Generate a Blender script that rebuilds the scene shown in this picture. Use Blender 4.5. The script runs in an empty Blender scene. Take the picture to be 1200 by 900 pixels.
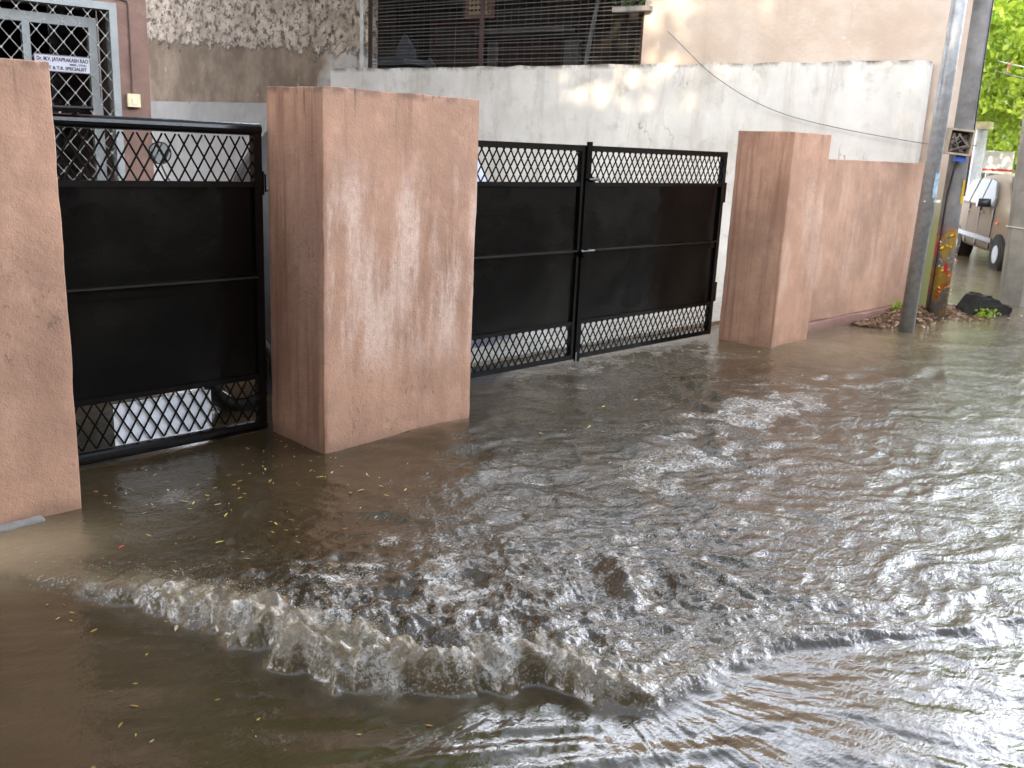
import bpy, bmesh, math, random
import numpy as np
from mathutils import Vector, Matrix, Euler
random.seed(7); RNG = np.random.default_rng(11)
R = math.radians
scn = bpy.context.scene
col = scn.collection

# ------------------------------------------------------------------ scene helpers
def tag(o, label=None, cat=None, group=None, kind=None):
    if label: o['label'] = label
    if cat: o['category'] = cat
    if group: o['group'] = group
    if kind: o['kind'] = kind
    return o
def empty(name, loc=(0, 0, 0), rz=0.0, label=None, cat=None, group=None, rot=None):
    o = bpy.data.objects.new(name, None); col.objects.link(o)
    o.location = loc; o.rotation_euler = rot if rot else (0, 0, rz); o.empty_display_size = .2
    return tag(o, label, cat, group)
def link_mesh(name, me, mat, parent=None, loc=None, rot=None):
    o = bpy.data.objects.new(name, me); col.objects.link(o)
    if mat: me.materials.append(mat)
    if parent: o.parent = parent
    if loc: o.location = loc
    if rot: o.rotation_euler = rot
    return o
def obj(name, bm, mat, parent=None, loc=None, rot=None, bevel=0.0, smooth=False):
    if bevel > 0:
        bmesh.ops.bevel(bm, geom=[e for e in bm.edges if e.calc_face_angle(0) > .6], offset=bevel, segments=2, affect='EDGES', profile=.6)
    bmesh.ops.recalc_face_normals(bm, faces=bm.faces)
    me = bpy.data.meshes.new(name); bm.to_mesh(me); bm.free()
    if smooth:
        me.polygons.foreach_set('use_smooth', [True]*len(me.polygons))
    return link_mesh(name, me, mat, parent, loc, rot)
def B(): return bmesh.new()
def box(bm, x0, x1, y0, y1, z0, z1, M=None):
    vs = [bm.verts.new((x, y, z)) for x in (x0, x1) for y in (y0, y1) for z in (z0, z1)]
    if M is not None:
        for v in vs: v.co = M @ v.co
    for f in ((0, 1, 3, 2), (4, 6, 7, 5), (0, 4, 5, 1), (2, 3, 7, 6), (0, 2, 6, 4), (1, 5, 7, 3)):
        bm.faces.new([vs[i] for i in f])
    return bm
def quad(bm, pts):
    return bm.faces.new([bm.verts.new(p) for p in pts])
def tube(bm, pts, r, n=8, cap=True):
    pts = [Vector(p) for p in pts]; rs = r if isinstance(r, (list, tuple)) else [r]*len(pts)
    rings = []
    up = Vector((0, 0, 1)); d0 = (pts[1]-pts[0]).normalized()
    if abs(d0.dot(up)) > .95: up = Vector((0, 1, 0))
    a = d0.cross(up).normalized()
    for i, p in enumerate(pts):
        d = (pts[min(i+1, len(pts)-1)] - pts[max(i-1, 0)]).normalized()
        a = (a - d*a.dot(d)).normalized(); b = d.cross(a)
        rings.append([bm.verts.new(p + (a*math.cos(2*math.pi*k/n) + b*math.sin(2*math.pi*k/n))*rs[i]) for k in range(n)])
    for i in range(len(rings)-1):
        for k in range(n):
            bm.faces.new((rings[i][k], rings[i][(k+1) % n], rings[i+1][(k+1) % n], rings[i+1][k]))
    if cap:
        bm.faces.new(rings[0][::-1]); bm.faces.new(rings[-1])
    return bm
def prism(bm, outline, y0, y1):
    """outline in (x,z), extruded from y0 to y1"""
    a = [bm.verts.new((x, y0, z)) for x, z in outline]; b = [bm.verts.new((x, y1, z)) for x, z in outline]
    n = len(a); bm.faces.new(a); bm.faces.new(b[::-1])
    for i in range(n): bm.faces.new((a[i], b[i], b[(i+1) % n], a[(i+1) % n]))
    return bm
def disc(bm, c, r, y0, y1, n=20):
    return prism(bm, [(c[0]+r*math.cos(2*math.pi*k/n), c[1]+r*math.sin(2*math.pi*k/n)) for k in range(n)], y0, y1)
def mesh_np(name, co, faces, mat, parent=None, smooth=False, attrs=None):
    """faces: (n,k) int array, all the same size"""
    me = bpy.data.meshes.new(name); co = np.asarray(co, np.float32); faces = np.asarray(faces, np.int32)
    k = faces.shape[1]; me.vertices.add(len(co)); me.vertices.foreach_set('co', co.ravel())
    me.loops.add(faces.size); me.loops.foreach_set('vertex_index', faces.ravel())
    me.polygons.add(len(faces)); me.polygons.foreach_set('loop_start', np.arange(0, faces.size, k, dtype=np.int32))
    me.polygons.foreach_set('loop_total', np.full(len(faces), k, np.int32))
    if smooth: me.polygons.foreach_set('use_smooth', np.ones(len(faces), bool))
    me.update(calc_edges=True)
    for n_, v in (attrs or {}).items():
        at = me.attributes.new(n_, 'FLOAT', 'POINT'); at.data.foreach_set('value', np.asarray(v, np.float32))
    return link_mesh(name, me, mat, parent)

# ------------------------------------------------------------------ numpy noise
def _hash(ix, iy, seed):
    h = (ix.astype(np.int64)*374761393 + iy.astype(np.int64)*668265263 + seed*1274126177) & 0xffffffff
    h = ((h ^ (h >> 13))*1274126177) & 0xffffffff
    return (h ^ (h >> 16)) & 0xffff
def gn(x, y, seed=0):
    ix = np.floor(x); iy = np.floor(y); fx = x-ix; fy = y-iy
    u = fx*fx*fx*(fx*(fx*6-15)+10); v = fy*fy*fy*(fy*(fy*6-15)+10)
    def g(a, b):
        an = _hash(ix+a, iy+b, seed)*(2*math.pi/65536)
        return np.cos(an)*(fx-a)+np.sin(an)*(fy-b)
    n0 = g(0, 0)*(1-u)+g(1, 0)*u; n1 = g(0, 1)*(1-u)+g(1, 1)*u
    return (n0*(1-v)+n1*v)*1.5
def sstep(a, b, x):
    t = np.clip((x-a)/(b-a), 0, 1); return t*t*(3-2*t)

# ------------------------------------------------------------------ material helpers
class NT:
    def __init__(s, name):
        s.m = bpy.data.materials.new(name); s.m.use_nodes = True; s.t = s.m.node_tree; s.N = s.t.nodes
        s.b = s.N['Principled BSDF']; s._co = None
    def new(s, typ, **kw):
        n = s.N.new(typ)
        for k, v in kw.items(): setattr(n, k, v)
        return n
    def lk(s, a, b): s.t.links.new(a, b)
    def setin(s, sock, v):
        if hasattr(v, 'links') or isinstance(v, bpy.types.NodeSocket): s.lk(v, sock)
        else: sock.default_value = v
    def co(s):
        if s._co is None: s._co = s.new('ShaderNodeTexCoord').outputs['Object']
        return s._co
    def map(s, scale=(1, 1, 1), rot=(0, 0, 0), loc=(0, 0, 0)):
        n = s.new('ShaderNodeMapping'); n.inputs['Scale'].default_value = scale
        n.inputs['Rotation'].default_value = rot; n.inputs['Location'].default_value = loc
        s.lk(s.co(), n.inputs['Vector']); return n.outputs[0]
    def noise(s, scale, detail=4, rough=.55, vec=None, dist=0.0):
        n = s.new('ShaderNodeTexNoise'); n.inputs['Scale'].default_value = scale; n.inputs['Detail'].default_value = detail
        n.inputs['Roughness'].default_value = rough; n.inputs['Distortion'].default_value = dist
        s.lk(vec if vec is not None else s.co(), n.inputs['Vector']); return n.outputs['Fac']
    def voro(s, scale, vec=None, feature='F1', out='Distance'):
        n = s.new('ShaderNodeTexVoronoi', feature=feature); n.inputs['Scale'].default_value = scale
        s.lk(vec if vec is not None else s.co(), n.inputs['Vector']); return n.outputs[out]
    def rng(s, v, a, b, c=0.0, d=1.0, smooth=True):
        n = s.new('ShaderNodeMapRange', interpolation_type='SMOOTHSTEP' if smooth else 'LINEAR')
        s.setin(n.inputs[0], v)
        for i, x in enumerate((a, b, c, d)): s.setin(n.inputs[i+1], x)
        return n.outputs[0]
    def math(s, op, a, b=0.0, clamp=False):
        n = s.new('ShaderNodeMath', operation=op, use_clamp=clamp); s.setin(n.inputs[0], a); s.setin(n.inputs[1], b); return n.outputs[0]
    def mix(s, f, a, b):
        n = s.new('ShaderNodeMix', data_type='RGBA'); s.setin(n.inputs[0], f)
        s.setin(n.inputs[6], (*a, 1) if isinstance(a, tuple) and len(a) == 3 else a)
        s.setin(n.inputs[7], (*b, 1) if isinstance(b, tuple) and len(b) == 3 else b); return n.outputs[2]
    def xyz(s):
        n = s.new('ShaderNodeSeparateXYZ'); s.lk(s.co(), n.inputs[0]); return n.outputs
    def attr(s, name):
        n = s.new('ShaderNodeAttribute'); n.attribute_name = name; return n.outputs['Fac']
    def bump(s, h, strength=.3, dist=.01, prev=None):
        n = s.new('ShaderNodeBump'); s.setin(n.inputs['Strength'], strength); s.setin(n.inputs['Distance'], dist)
        s.lk(h, n.inputs['Height'])
        if prev is not None: s.lk(prev, n.inputs['Normal'])
        s.lk(n.outputs[0], s.b.inputs['Normal']); return n.outputs[0]
    def col(s, c): s.setin(s.b.inputs['Base Color'], (*c, 1) if isinstance(c, tuple) else c)
    def rough(s, v): s.setin(s.b.inputs['Roughness'], v)
def flat(name, c, rough=.6, metal=0.0, var=.15, scale=6, bump=0.0, spec=.5):
    t = NT(name); n = t.noise(scale, 4, .6)
    t.col(t.mix(t.rng(n, .3, .7), tuple(x*(1-var) for x in c), tuple(min(1, x*(1+var)) for x in c)))
    t.rough(rough); t.b.inputs['Metallic'].default_value = metal; t.b.inputs['Specular IOR Level'].default_value = spec
    if bump: t.bump(t.noise(scale*8, 4), bump, .004)
    return t.m

def pink_mat(name, base=(.47, .272, .178), light=(.68, .50, .40), dark=(.20, .095, .06), patches=.0, streak=.5, seed=0, top=1.83, grime=.6, face_x=None):
    t = NT(name); X, Y, Z = t.xyz()
    big = t.noise(1.6, 5, .6, t.map((1, 1, 1), loc=(seed, seed*.7, 0)))
    c = t.mix(t.rng(big, .3, .7), tuple(x*.76 for x in base), tuple(x*1.14 for x in base)); mo = t.noise(6, 7, .7, t.map(loc=(seed, 2, 1))); c = t.mix(t.rng(mo, .45, .7, 0, .2), c, tuple(x*.6 for x in base)); c = t.mix(t.rng(mo, .5, .3, 0, .30), c, tuple(min(1, x*1.3+.05) for x in base))
    st = t.noise(1.0, 5, .6, t.map((9, 9, .55), loc=(seed, 0, seed)), .6)          # run-off streaks
    c = t.mix(t.math('MULTIPLY', t.rng(st, .5, .78), streak), c, dark)
    # pale limy bloom running down the paint
    v = t.noise(1.0, 9, .68, t.map((4.6, 4.6, .8), loc=(seed*1.3+2.1, 0, 3.3)), 0.0)
    zb = t.math('MULTIPLY', t.rng(Z, .30, .62), t.rng(Z, 1.62, 1.2))
    bl = t.math('MULTIPLY', t.rng(v, .47-.04*patches, .60), zb)
    fine = t.noise(24, 6, .75)
    bl = t.math('MULTIPLY', bl, t.rng(fine, .36, .60, .60, 1))
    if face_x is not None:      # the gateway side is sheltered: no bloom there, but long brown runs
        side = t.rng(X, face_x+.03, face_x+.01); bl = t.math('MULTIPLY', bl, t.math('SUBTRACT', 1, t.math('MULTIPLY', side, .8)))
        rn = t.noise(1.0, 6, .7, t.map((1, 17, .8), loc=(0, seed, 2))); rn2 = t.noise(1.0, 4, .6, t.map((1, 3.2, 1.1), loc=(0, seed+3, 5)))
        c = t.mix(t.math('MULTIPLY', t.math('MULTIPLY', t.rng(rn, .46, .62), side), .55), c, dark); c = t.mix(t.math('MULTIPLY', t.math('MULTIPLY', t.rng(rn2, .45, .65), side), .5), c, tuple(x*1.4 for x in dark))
    c = t.mix(t.math('MULTIPLY', bl, patches*.95), c, light)
    ck = t.noise(1.3, 6, .7, t.map((1, 1, .8), loc=(seed, 1, 1))); ck = t.rng(t.math('ABSOLUTE', t.math('SUBTRACT', ck, .5)), 0, .003, 1, 0)
    c = t.mix(t.math('MULTIPLY', t.math('MULTIPLY', ck, t.rng(t.noise(1.4, 1, .5, t.map(loc=(seed+2, 2, 2))), .52, .6)), .5), c, dark)
    # dark mildew dribbles down from the top edge and pock marks
    dr = t.noise(1.0, 4, .6, t.map((22, 22, 1.4), loc=(seed, 4, 0)))
    dm = t.math('MULTIPLY', t.rng(dr, .60, .72), t.rng(Z, top-.32, top))
    c = t.mix(t.math('MULTIPLY', dm, .75*grime), c, (.09, .06, .045))
    te = t.math('MULTIPLY', t.rng(Z, top-.05, top-.005), t.rng(t.noise(9, 5, .7), .42, .6))
    c = t.mix(t.math('MULTIPLY', te, .7*grime), c, (.11, .07, .05))
    pk = t.noise(34, 3, .8, t.map((1, 1, .55))); zone = t.rng(t.noise(2.1, 1, .5, t.map(loc=(seed+5, 1, 2))), .56, .64)
    c = t.mix(t.math('MULTIPLY', t.math('MULTIPLY', t.rng(pk, .60, .65), zone), .5*grime), c, (.10, .075, .06))
    # tide mark and splash dirt near the water
    ft = t.math('MULTIPLY', t.rng(t.math('ADD', Z, t.math('MULTIPLY', t.noise(7, 4, .6), .12)), .15, .05), .85)
    c = t.mix(ft, c, tuple(x*.62 for x in base))
    t.col(c); t.rough(t.math('SUBTRACT', .85, t.math('MULTIPLY', ft, .5)))
    p = t.bump(t.noise(90, 4, .7), .45, .005); p = t.bump(t.noise(13, 6, .7), .5, .014, p); t.bump(t.math('MULTIPLY', bl, 1.0), .25, -.003, p)
    return t.m

# ------------------------------------------------------------------ camera (solved from the photograph's vanishing points)
F_, PIT, ROL, YAW = 1105.20171, .248190355, .0451412683, .779080962
fw = Vector((math.cos(YAW)*math.cos(PIT), math.sin(YAW)*math.cos(PIT), -math.sin(PIT)))
r0 = Vector((math.sin(YAW), -math.cos(YAW), 0)); u0 = r0.cross(fw)
rt = math.cos(ROL)*r0 + math.sin(ROL)*u0; up = -math.sin(ROL)*r0 + math.cos(ROL)*u0
cd = bpy.data.cameras.new('camera'); cam = bpy.data.objects.new('camera', cd); col.objects.link(cam)
cam.matrix_world = Matrix(((rt.x, up.x, -fw.x, 0), (rt.y, up.y, -fw.y, 0), (rt.z, up.z, -fw.z, 1.6), (0, 0, 0, 1)))
cd.sensor_width = 36; cd.lens = F_/1200*36; cd.clip_end = 2000; cd.clip_start = .05
cd.dof.use_dof = True; cd.dof.focus_distance = 4.6; cd.dof.aperture_fstop = 5.0
scn.camera = cam

# ------------------------------------------------------------------ light
SUN = Vector((-.88, -.36, .31)).normalized()
el = math.asin(SUN.z); az = math.atan2(SUN.x, SUN.y)      # Nishita: rotation measured from +Y towards +X
w = bpy.data.worlds.new('World'); scn.world = w; w.use_nodes = True; nt = w.node_tree
bg = nt.nodes['Background']; sky = nt.nodes.new('ShaderNodeTexSky'); sky.sky_type = 'NISHITA'; sky.sun_disc = False
sky.sun_elevation = el; sky.sun_rotation = az; sky.air_density = 1.3; sky.dust_density = 3.5; sky.ozone_density = 1.0
hz = nt.nodes.new('ShaderNodeMix'); hz.data_type = 'RGBA'
tc = nt.nodes.new('ShaderNodeTexCoord'); cn = nt.nodes.new('ShaderNodeTexNoise'); cn.inputs['Scale'].default_value = 2.2; cn.inputs['Detail'].default_value = 6
mp = nt.nodes.new('ShaderNodeMapping'); mp.inputs['Scale'].default_value = (1, 1, 2.5)
nt.links.new(tc.outputs['Generated'], mp.inputs[0]); nt.links.new(mp.outputs[0], cn.inputs['Vector'])
cr = nt.nodes.new('ShaderNodeMapRange'); cr.inputs[1].default_value = .35; cr.inputs[2].default_value = .65; cr.inputs[3].default_value = .62; cr.inputs[4].default_value = .95
nt.links.new(cn.outputs['Fac'], cr.inputs[0])
sx_ = nt.nodes.new('ShaderNodeSeparateXYZ'); nt.links.new(tc.outputs['Generated'], sx_.inputs[0])
zr_ = nt.nodes.new('ShaderNodeMapRange'); zr_.interpolation_type = 'SMOOTHSTEP'; nt.links.new(sx_.outputs[2], zr_.inputs[0])
for k_, v_ in enumerate((.42, .80, 1.15, .05)): zr_.inputs[k_+1].default_value = v_      # the veil thins out overhead
ml_ = nt.nodes.new('ShaderNodeMath'); ml_.operation = 'MULTIPLY'; ml_.use_clamp = True
xr_ = nt.nodes.new('ShaderNodeMapRange'); xr_.interpolation_type = 'SMOOTHSTEP'; nt.links.new(sx_.outputs[0], xr_.inputs[0])
for k_, v_ in enumerate((-.7, .35, .5, 1.0)): xr_.inputs[k_+1].default_value = v_      # and the cloud bank stands in the east
m2_ = nt.nodes.new('ShaderNodeMath'); m2_.operation = 'MULTIPLY'; nt.links.new(cr.outputs[0], m2_.inputs[0]); nt.links.new(xr_.outputs[0], m2_.inputs[1])
nt.links.new(m2_.outputs[0], ml_.inputs[0]); nt.links.new(zr_.outputs[0], ml_.inputs[1]); nt.links.new(ml_.outputs[0], hz.inputs[0])
nt.links.new(sky.outputs[0], hz.inputs[6]); hz.inputs[7].default_value = (38, 40, 45, 1)    # thin bright cloud veil
nt.links.new(hz.outputs[2], bg.inputs['Color']); bg.inputs['Strength'].default_value = .15
sd = bpy.data.lights.new('sun', 'SUN'); sd.energy = 3.2; sd.angle = R(.6); sd.color = (1, .80, .56)
so = bpy.data.objects.new('sun', sd); col.objects.link(so); so.rotation_euler = SUN.to_track_quat('Z', 'Y').to_euler(); so.location = (-20, -8, 12)
scn.view_settings.view_transform = 'Standard'; scn.view_settings.look = 'None'; scn.view_settings.gamma = 1
scn.view_settings.use_curve_mapping = False; scn.view_settings.exposure = 1.45
scn.render.engine = 'CYCLES'
scn.cycles.max_bounces = 7; scn.cycles.transparent_max_bounces = 12
scn.cycles.sample_clamp_indirect = 6.0

# ------------------------------------------------------------------ materials
M = {}
M['steel'] = flat('galvanised steel', (.36, .38, .39), .45, .55, .18, 14, .08)
M['asphalt'] = flat('wet asphalt', (.05, .048, .045), .5, 0, .3, 9, .5)
M['white_paint'] = flat('off white frame paint', (.24, .255, .245), .5, 0, .1, 8, .05)
M['grille'] = flat('aluminium grille', (.20, .20, .185), .45, .5, .15, 20)
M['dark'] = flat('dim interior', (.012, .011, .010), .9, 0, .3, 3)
M['black_plastic'] = flat('black plastic', (.015, .015, .017), .35, 0, .2, 8)
M['rubber'] = flat('rubber', (.02, .02, .02), .8, 0, .2, 8)
M['chrome'] = flat('bright metal', (.6, .6, .6), .2, 1, .05, 6)
M['cream'] = flat('cream plastic', (.62, .55, .33), .4, 0, .06, 12)
M['house'] = pink_mat('house wall paint', (.20, .118, .088), (.25, .16, .13), (.12, .07, .055), 0.0, .25, 9, 9.0, .3)
M['red'] = flat('red plastic', (.5, .03, .02), .5)
M['yellow'] = flat('yellow paint', (.62, .42, .02), .6)
M['orange'] = flat('orange plastic', (.75, .14, .04), .5)
M['blue'] = flat('blue plastic', (.04, .10, .45), .5)
M['brown_wood'] = flat('brown wood', (.12, .06, .04), .6, 0, .3, 10, .2)

def gate_paint():
    t = NT('black gloss gate paint'); n = t.noise(3.5, 5, .65)
    d = t.noise(1.0, 4, .6, t.map((1.2, 1.2, .9)))
    c = t.mix(t.rng(d, .45, .7), (.002, .002, .002), (.009, .009, .007))
    r = t.rng(t.noise(60, 3, .7), .68, .75); c = t.mix(t.math('MULTIPLY', r, .35), c, (.12, .06, .02))
    t.col(c); t.rough(t.rng(n, .3, .7, .07, .22)); t.b.inputs['Specular IOR Level'].default_value = .2
    p = t.bump(t.noise(4.5, 3, .5), .35, .012); t.bump(t.noise(45, 3, .6), .12, .003, p)
    return t.m
M['gate'] = gate_paint()
M['rail_top'] = flat('wet black rail', (.006, .006, .006), .28, 0, .4, 7, .3, .9)
M['gate_frame'] = flat('black gloss gate frame', (.003, .003, .003), .2, 0, .3, 9, .12, .3)

def white_wall_mat():
    t = NT('whitewashed wall with rain streaks'); X, Y, Z = t.xyz()
    n = t.noise(.9, 6, .65); c = t.mix(t.rng(n, .3, .7), (.56, .545, .51), (.72, .705, .67))
    st = t.noise(1.0, 7, .7, t.map((3.2, 3.2, .7)), .3); c = t.mix(t.rng(st, .46, .68, 0, .55), c, (.43, .40, .35))
    st2 = t.noise(1.0, 4, .6, t.map((16, 16, .5), loc=(3, 0, 1)))
    c = t.mix(t.math('MULTIPLY', t.rng(st2, .60, .75, 0, .8), t.rng(Z, 1.9, 2.75)), c, (.27, .25, .21))
    nn = t.noise(.8, 5, .6, t.map((1, 1, .55), loc=(1.7, 0, .4))); crk = t.rng(t.math('ABSOLUTE', t.math('SUBTRACT', nn, .5)), .0, .0035, 1, 0)
    crk = t.math('MULTIPLY', crk, t.rng(t.noise(.9, 2, .5, t.map(loc=(3, 3, 3))), .48, .55)); c = t.mix(t.math('MULTIPLY', crk, .55), c, (.15, .13, .11))
    dk = t.math('MULTIPLY', t.rng(t.noise(2.2, 7, .72), .52, .66), .45); c = t.mix(dk, c, (.36, .335, .29))
    sp = t.math('MULTIPLY', t.rng(t.noise(5.5, 5, .75), .66, .72), .8); c = t.mix(sp, c, (.15, .13, .10))
    top = t.math('MULTIPLY', t.rng(Z, 2.60, 2.67), t.rng(t.noise(3, 5, .7), .42, .58)); c = t.mix(t.math('MULTIPLY', top, .75), c, (.10, .085, .06))
    t.col(c); t.rough(.9); p = t.bump(t.noise(30, 5, .6), .25, .006); t.bump(t.noise(3, 4, .5), .3, .03, p); return t.m
M['white_wall'] = white_wall_mat()
def plaster_old():
    """local x runs back along the wall, z up: brown cement render below, scabby limewash above, grey-white to one side"""
    t = NT('decayed lime plaster'); X, Y, Z = t.xyz()
    e = t.noise(1.1, 5, .6)
    n1 = t.noise(2.2, 8, .72); n2 = t.noise(7, 8, .75); 
    up_ = t.mix(t.rng(n1, .38, .62), (.36, .285, .22), (.60, .51, .42))
    up_ = t.mix(t.rng(n2, .50, .57), up_, (.12, .09, .06))
    up_ = t.mix(t.math('MULTIPLY', t.rng(t.noise(9, 8, .8, None, .6), .53, .60), t.rng(n1, .36, .52)), up_, (.028, .024, .018))
    lo = t.mix(t.rng(t.noise(1.6, 7, .7, t.map((1, 1, .7))), .38, .66), (.15, .105, .068), (.27, .205, .145))
    lo = t.mix(t.rng(t.noise(3.1, 6, .7, t.map((1, 1, .45), loc=(4, 0, 0))), .60, .68, 0, .7), lo, (.46, .42, .38))
    pale = t.mix(t.rng(n1, .4, .6), (.50, .47, .43), (.38, .335, .29))
    pale = t.mix(t.rng(n2, .62, .68), pale, (.1, .08, .06))
    ex = t.math('ADD', X, t.math('MULTIPLY', e, 1.6)); lo = t.mix(t.rng(ex, 11.9, 11.3), lo, pale)
    ez = t.math('ADD', Z, t.math('MULTIPLY', t.math('SUBTRACT', n1, .5), 1.0)); ez = t.math('ADD', t.math('ADD', ez, .60), t.math('MULTIPLY', X, -.06))
    f = t.rng(ez, 2.86, 2.95); c = t.mix(f, lo, up_)
    t.col(c); t.rough(.95)
    h = t.math('ADD', t.math('MULTIPLY', n2, t.rng(f, 0, 1, .25, 1)), t.math('MULTIPLY', f, .6)); t.bump(h, .9, .05); return t.m
M['old_plaster'] = plaster_old()
def beige_plaster():
    t = NT('beige plaster'); n = t.noise(1.1, 6, .65); c = t.mix(t.rng(n, .35, .68), (.50, .40, .32), (.62, .53, .45))
    st = t.noise(1, 5, .65, t.map((3, 3, .3))); c = t.mix(t.rng(st, .55, .8, 0, .5), c, (.34, .26, .2))
    sp = t.rng(t.noise(4, 6, .7, t.map(loc=(2, 2, 2))), .60, .66, 0, .6); c = t.mix(sp, c, (.62, .58, .55))
    X, Y, Z = t.xyz()   # moss creeping up the corner near the ground
    ms = t.math('MULTIPLY', t.rng(t.math('ADD', X, t.math('MULTIPLY', n, .5)), 1.42, 1.16), t.rng(t.math('ADD', Z, t.math('MULTIPLY', n, .6)), 1.75, 1.1))
    c = t.mix(t.math('MULTIPLY', ms, .85), c, (.30, .36, .12))
    t.col(c); t.rough(.92); t.bump(t.noise(9, 6, .65), .4, .02); return t.m
M['beige'] = beige_plaster()
def concrete(name, a, b, bump=.4):
    t = NT(name); n = t.noise(2.5, 6, .65); c = t.mix(t.rng(n, .3, .7), a, b)
    st = t.noise(1, 5, .6, t.map((14, 14, .8))); c = t.mix(t.rng(st, .5, .75, 0, .6), c, tuple(x*.45 for x in a))
    t.col(c); t.rough(.85); t.bump(t.noise(40, 5, .6), bump, .006); return t.m
M['concrete'] = concrete('grey concrete', (.20, .19, .175), (.33, .31, .28))
M['pole_dark'] = concrete('weathered dark pole concrete', (.09, .09, .09), (.17, .165, .16))
def pole_posters():
    t = NT('concrete pole with paint and garland scraps'); X, Y, Z = t.xyz()
    n = t.noise(3, 6, .65); c = t.mix(t.rng(n, .3, .7), (.10, .098, .095), (.22, .215, .21))
    zb = t.math('MULTIPLY', t.rng(Z, 1.0, .92), t.rng(Z, .02, .10))
    s1 = t.rng(t.noise(7, 4, .6, t.map((1, 1, .6))), .44, .52); c = t.mix(t.math('MULTIPLY', t.math('MULTIPLY', s1, zb), .9), c, (.34, .22, .015))
    s2 = t.rng(t.noise(11, 4, .7, t.map((1, 1, 1), loc=(5, 5, 5))), .56, .60); c = t.mix(t.math('MULTIPLY', s2, zb), c, (.50, .035, .03))
    s3 = t.rng(t.noise(14, 4, .7, t.map((1, 1, 1), loc=(9, 2, 5))), .64, .67); c = t.mix(t.math('MULTIPLY', s3, zb), c, (.62, .5, .5))
    t.col(c); t.rough(.7); t.bump(t.noise(26, 5, .6), .5, .01); return t.m
M['pole_posters'] = pole_posters()

def leaf_mat(name, a, b, trans=.45):
    t = NT(name); g = t.new('ShaderNodeNewGeometry'); c = t.mix(g.outputs['Random Per Island'], a, b)
    t.col(c); t.rough(.5)
    tr = t.new('ShaderNodeBsdfTranslucent'); t.lk(t.mix(.5, c, (b[0]*1.6, b[1]*1.5, b[2])), tr.inputs['Color'])
    ms = t.new('ShaderNodeMixShader'); ms.inputs[0].default_value = trans
    t.lk(t.b.outputs[0], ms.inputs[1]); t.lk(tr.outputs[0], ms.inputs[2]); t.lk(ms.outputs[0], t.N['Material Output'].inputs['Surface']); return t.m
M['leaf_bright'] = leaf_mat('bright green leaves', (.12, .25, .03), (.36, .46, .06), .5)
M['leaf_mid'] = leaf_mat('mid green leaves', (.03, .08, .02), (.08, .16, .03))
M['leaf_dark'] = leaf_mat('dark green leaves', (.025, .05, .015), (.05, .09, .02), .2)
M['bark'] = flat('bark', (.10, .075, .055), .9, 0, .4, 5, .8)
M['litter'] = leaf_mat('dry brown leaf litter', (.16, .085, .045), (.42, .29, .19), .1)

# ------------------------------------------------------------------ FLOOD WATER
def water_mat():
    t = NT('muddy flood water'); foam_glint = t.attr('foam_glint'); turb = t.attr('turb'); silt = t.attr('silt')
    c = t.mix(t.rng(t.noise(1.3, 4, .6), .3, .7), (.038, .026, .0115), (.056, .039, .019))
    c = t.mix(t.math('MULTIPLY', silt, .8), c, (.34, .265, .16))
    f1 = t.noise(55, 6, .75, None, .8); f2 = t.voro(70, None, 'F1')
    th = t.rng(foam_glint, 0, 1, .74, .42, False)
    fm = t.rng(t.math('SUBTRACT', f1, th), 0.0, .14)
    bub = t.math('MULTIPLY', t.rng(f2, .34, .18), t.rng(foam_glint, .15, .6)); fm = t.math('MAXIMUM', t.math('MULTIPLY', fm, .9), t.math('MULTIPLY', bub, .35))
    fm = t.math('MINIMUM', fm, 1.0)
    c = t.mix(t.math('MULTIPLY', fm, .95), c, t.mix(t.rng(t.noise(9, 3), .4, .6), (.30, .24, .17), (.62, .59, .53)))
    t.col(c); t.rough(t.math('ADD', .03, t.math('MULTIPLY', fm, .12)))
    t.b.inputs['IOR'].default_value = 1.65
    t.b.inputs['Coat Weight'].default_value = 0.0
    s = t.math('MINIMUM', t.math('ADD', .04, t.math('MULTIPLY', turb, .30)), .26); sf = t.math('MINIMUM', t.math('ADD', .05, t.math('MULTIPLY', turb, .30)), .24)
    def ridged(sc, mp_, dist):
        n_ = t.noise(sc, 3, .55, mp_, dist); return t.math('SUBTRACT', 1, t.math('ABSOLUTE', t.math('MULTIPLY', t.math('SUBTRACT', n_, .5), 3.2)))
    p = t.bump(ridged(8, t.map((1, 1.9, 1), rot=(0, 0, R(45))), .8), s, .022)
    p = t.bump(ridged(24, t.map((1, 1.7, 1), rot=(0, 0, R(40))), .9), sf, .009, p)
    p = t.bump(ridged(60, t.map((1, 1.4, 1), rot=(0, 0, R(30))), .6), s, .0035, p)
    t.bump(fm, .4, .008, p)
    return t.m

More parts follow.
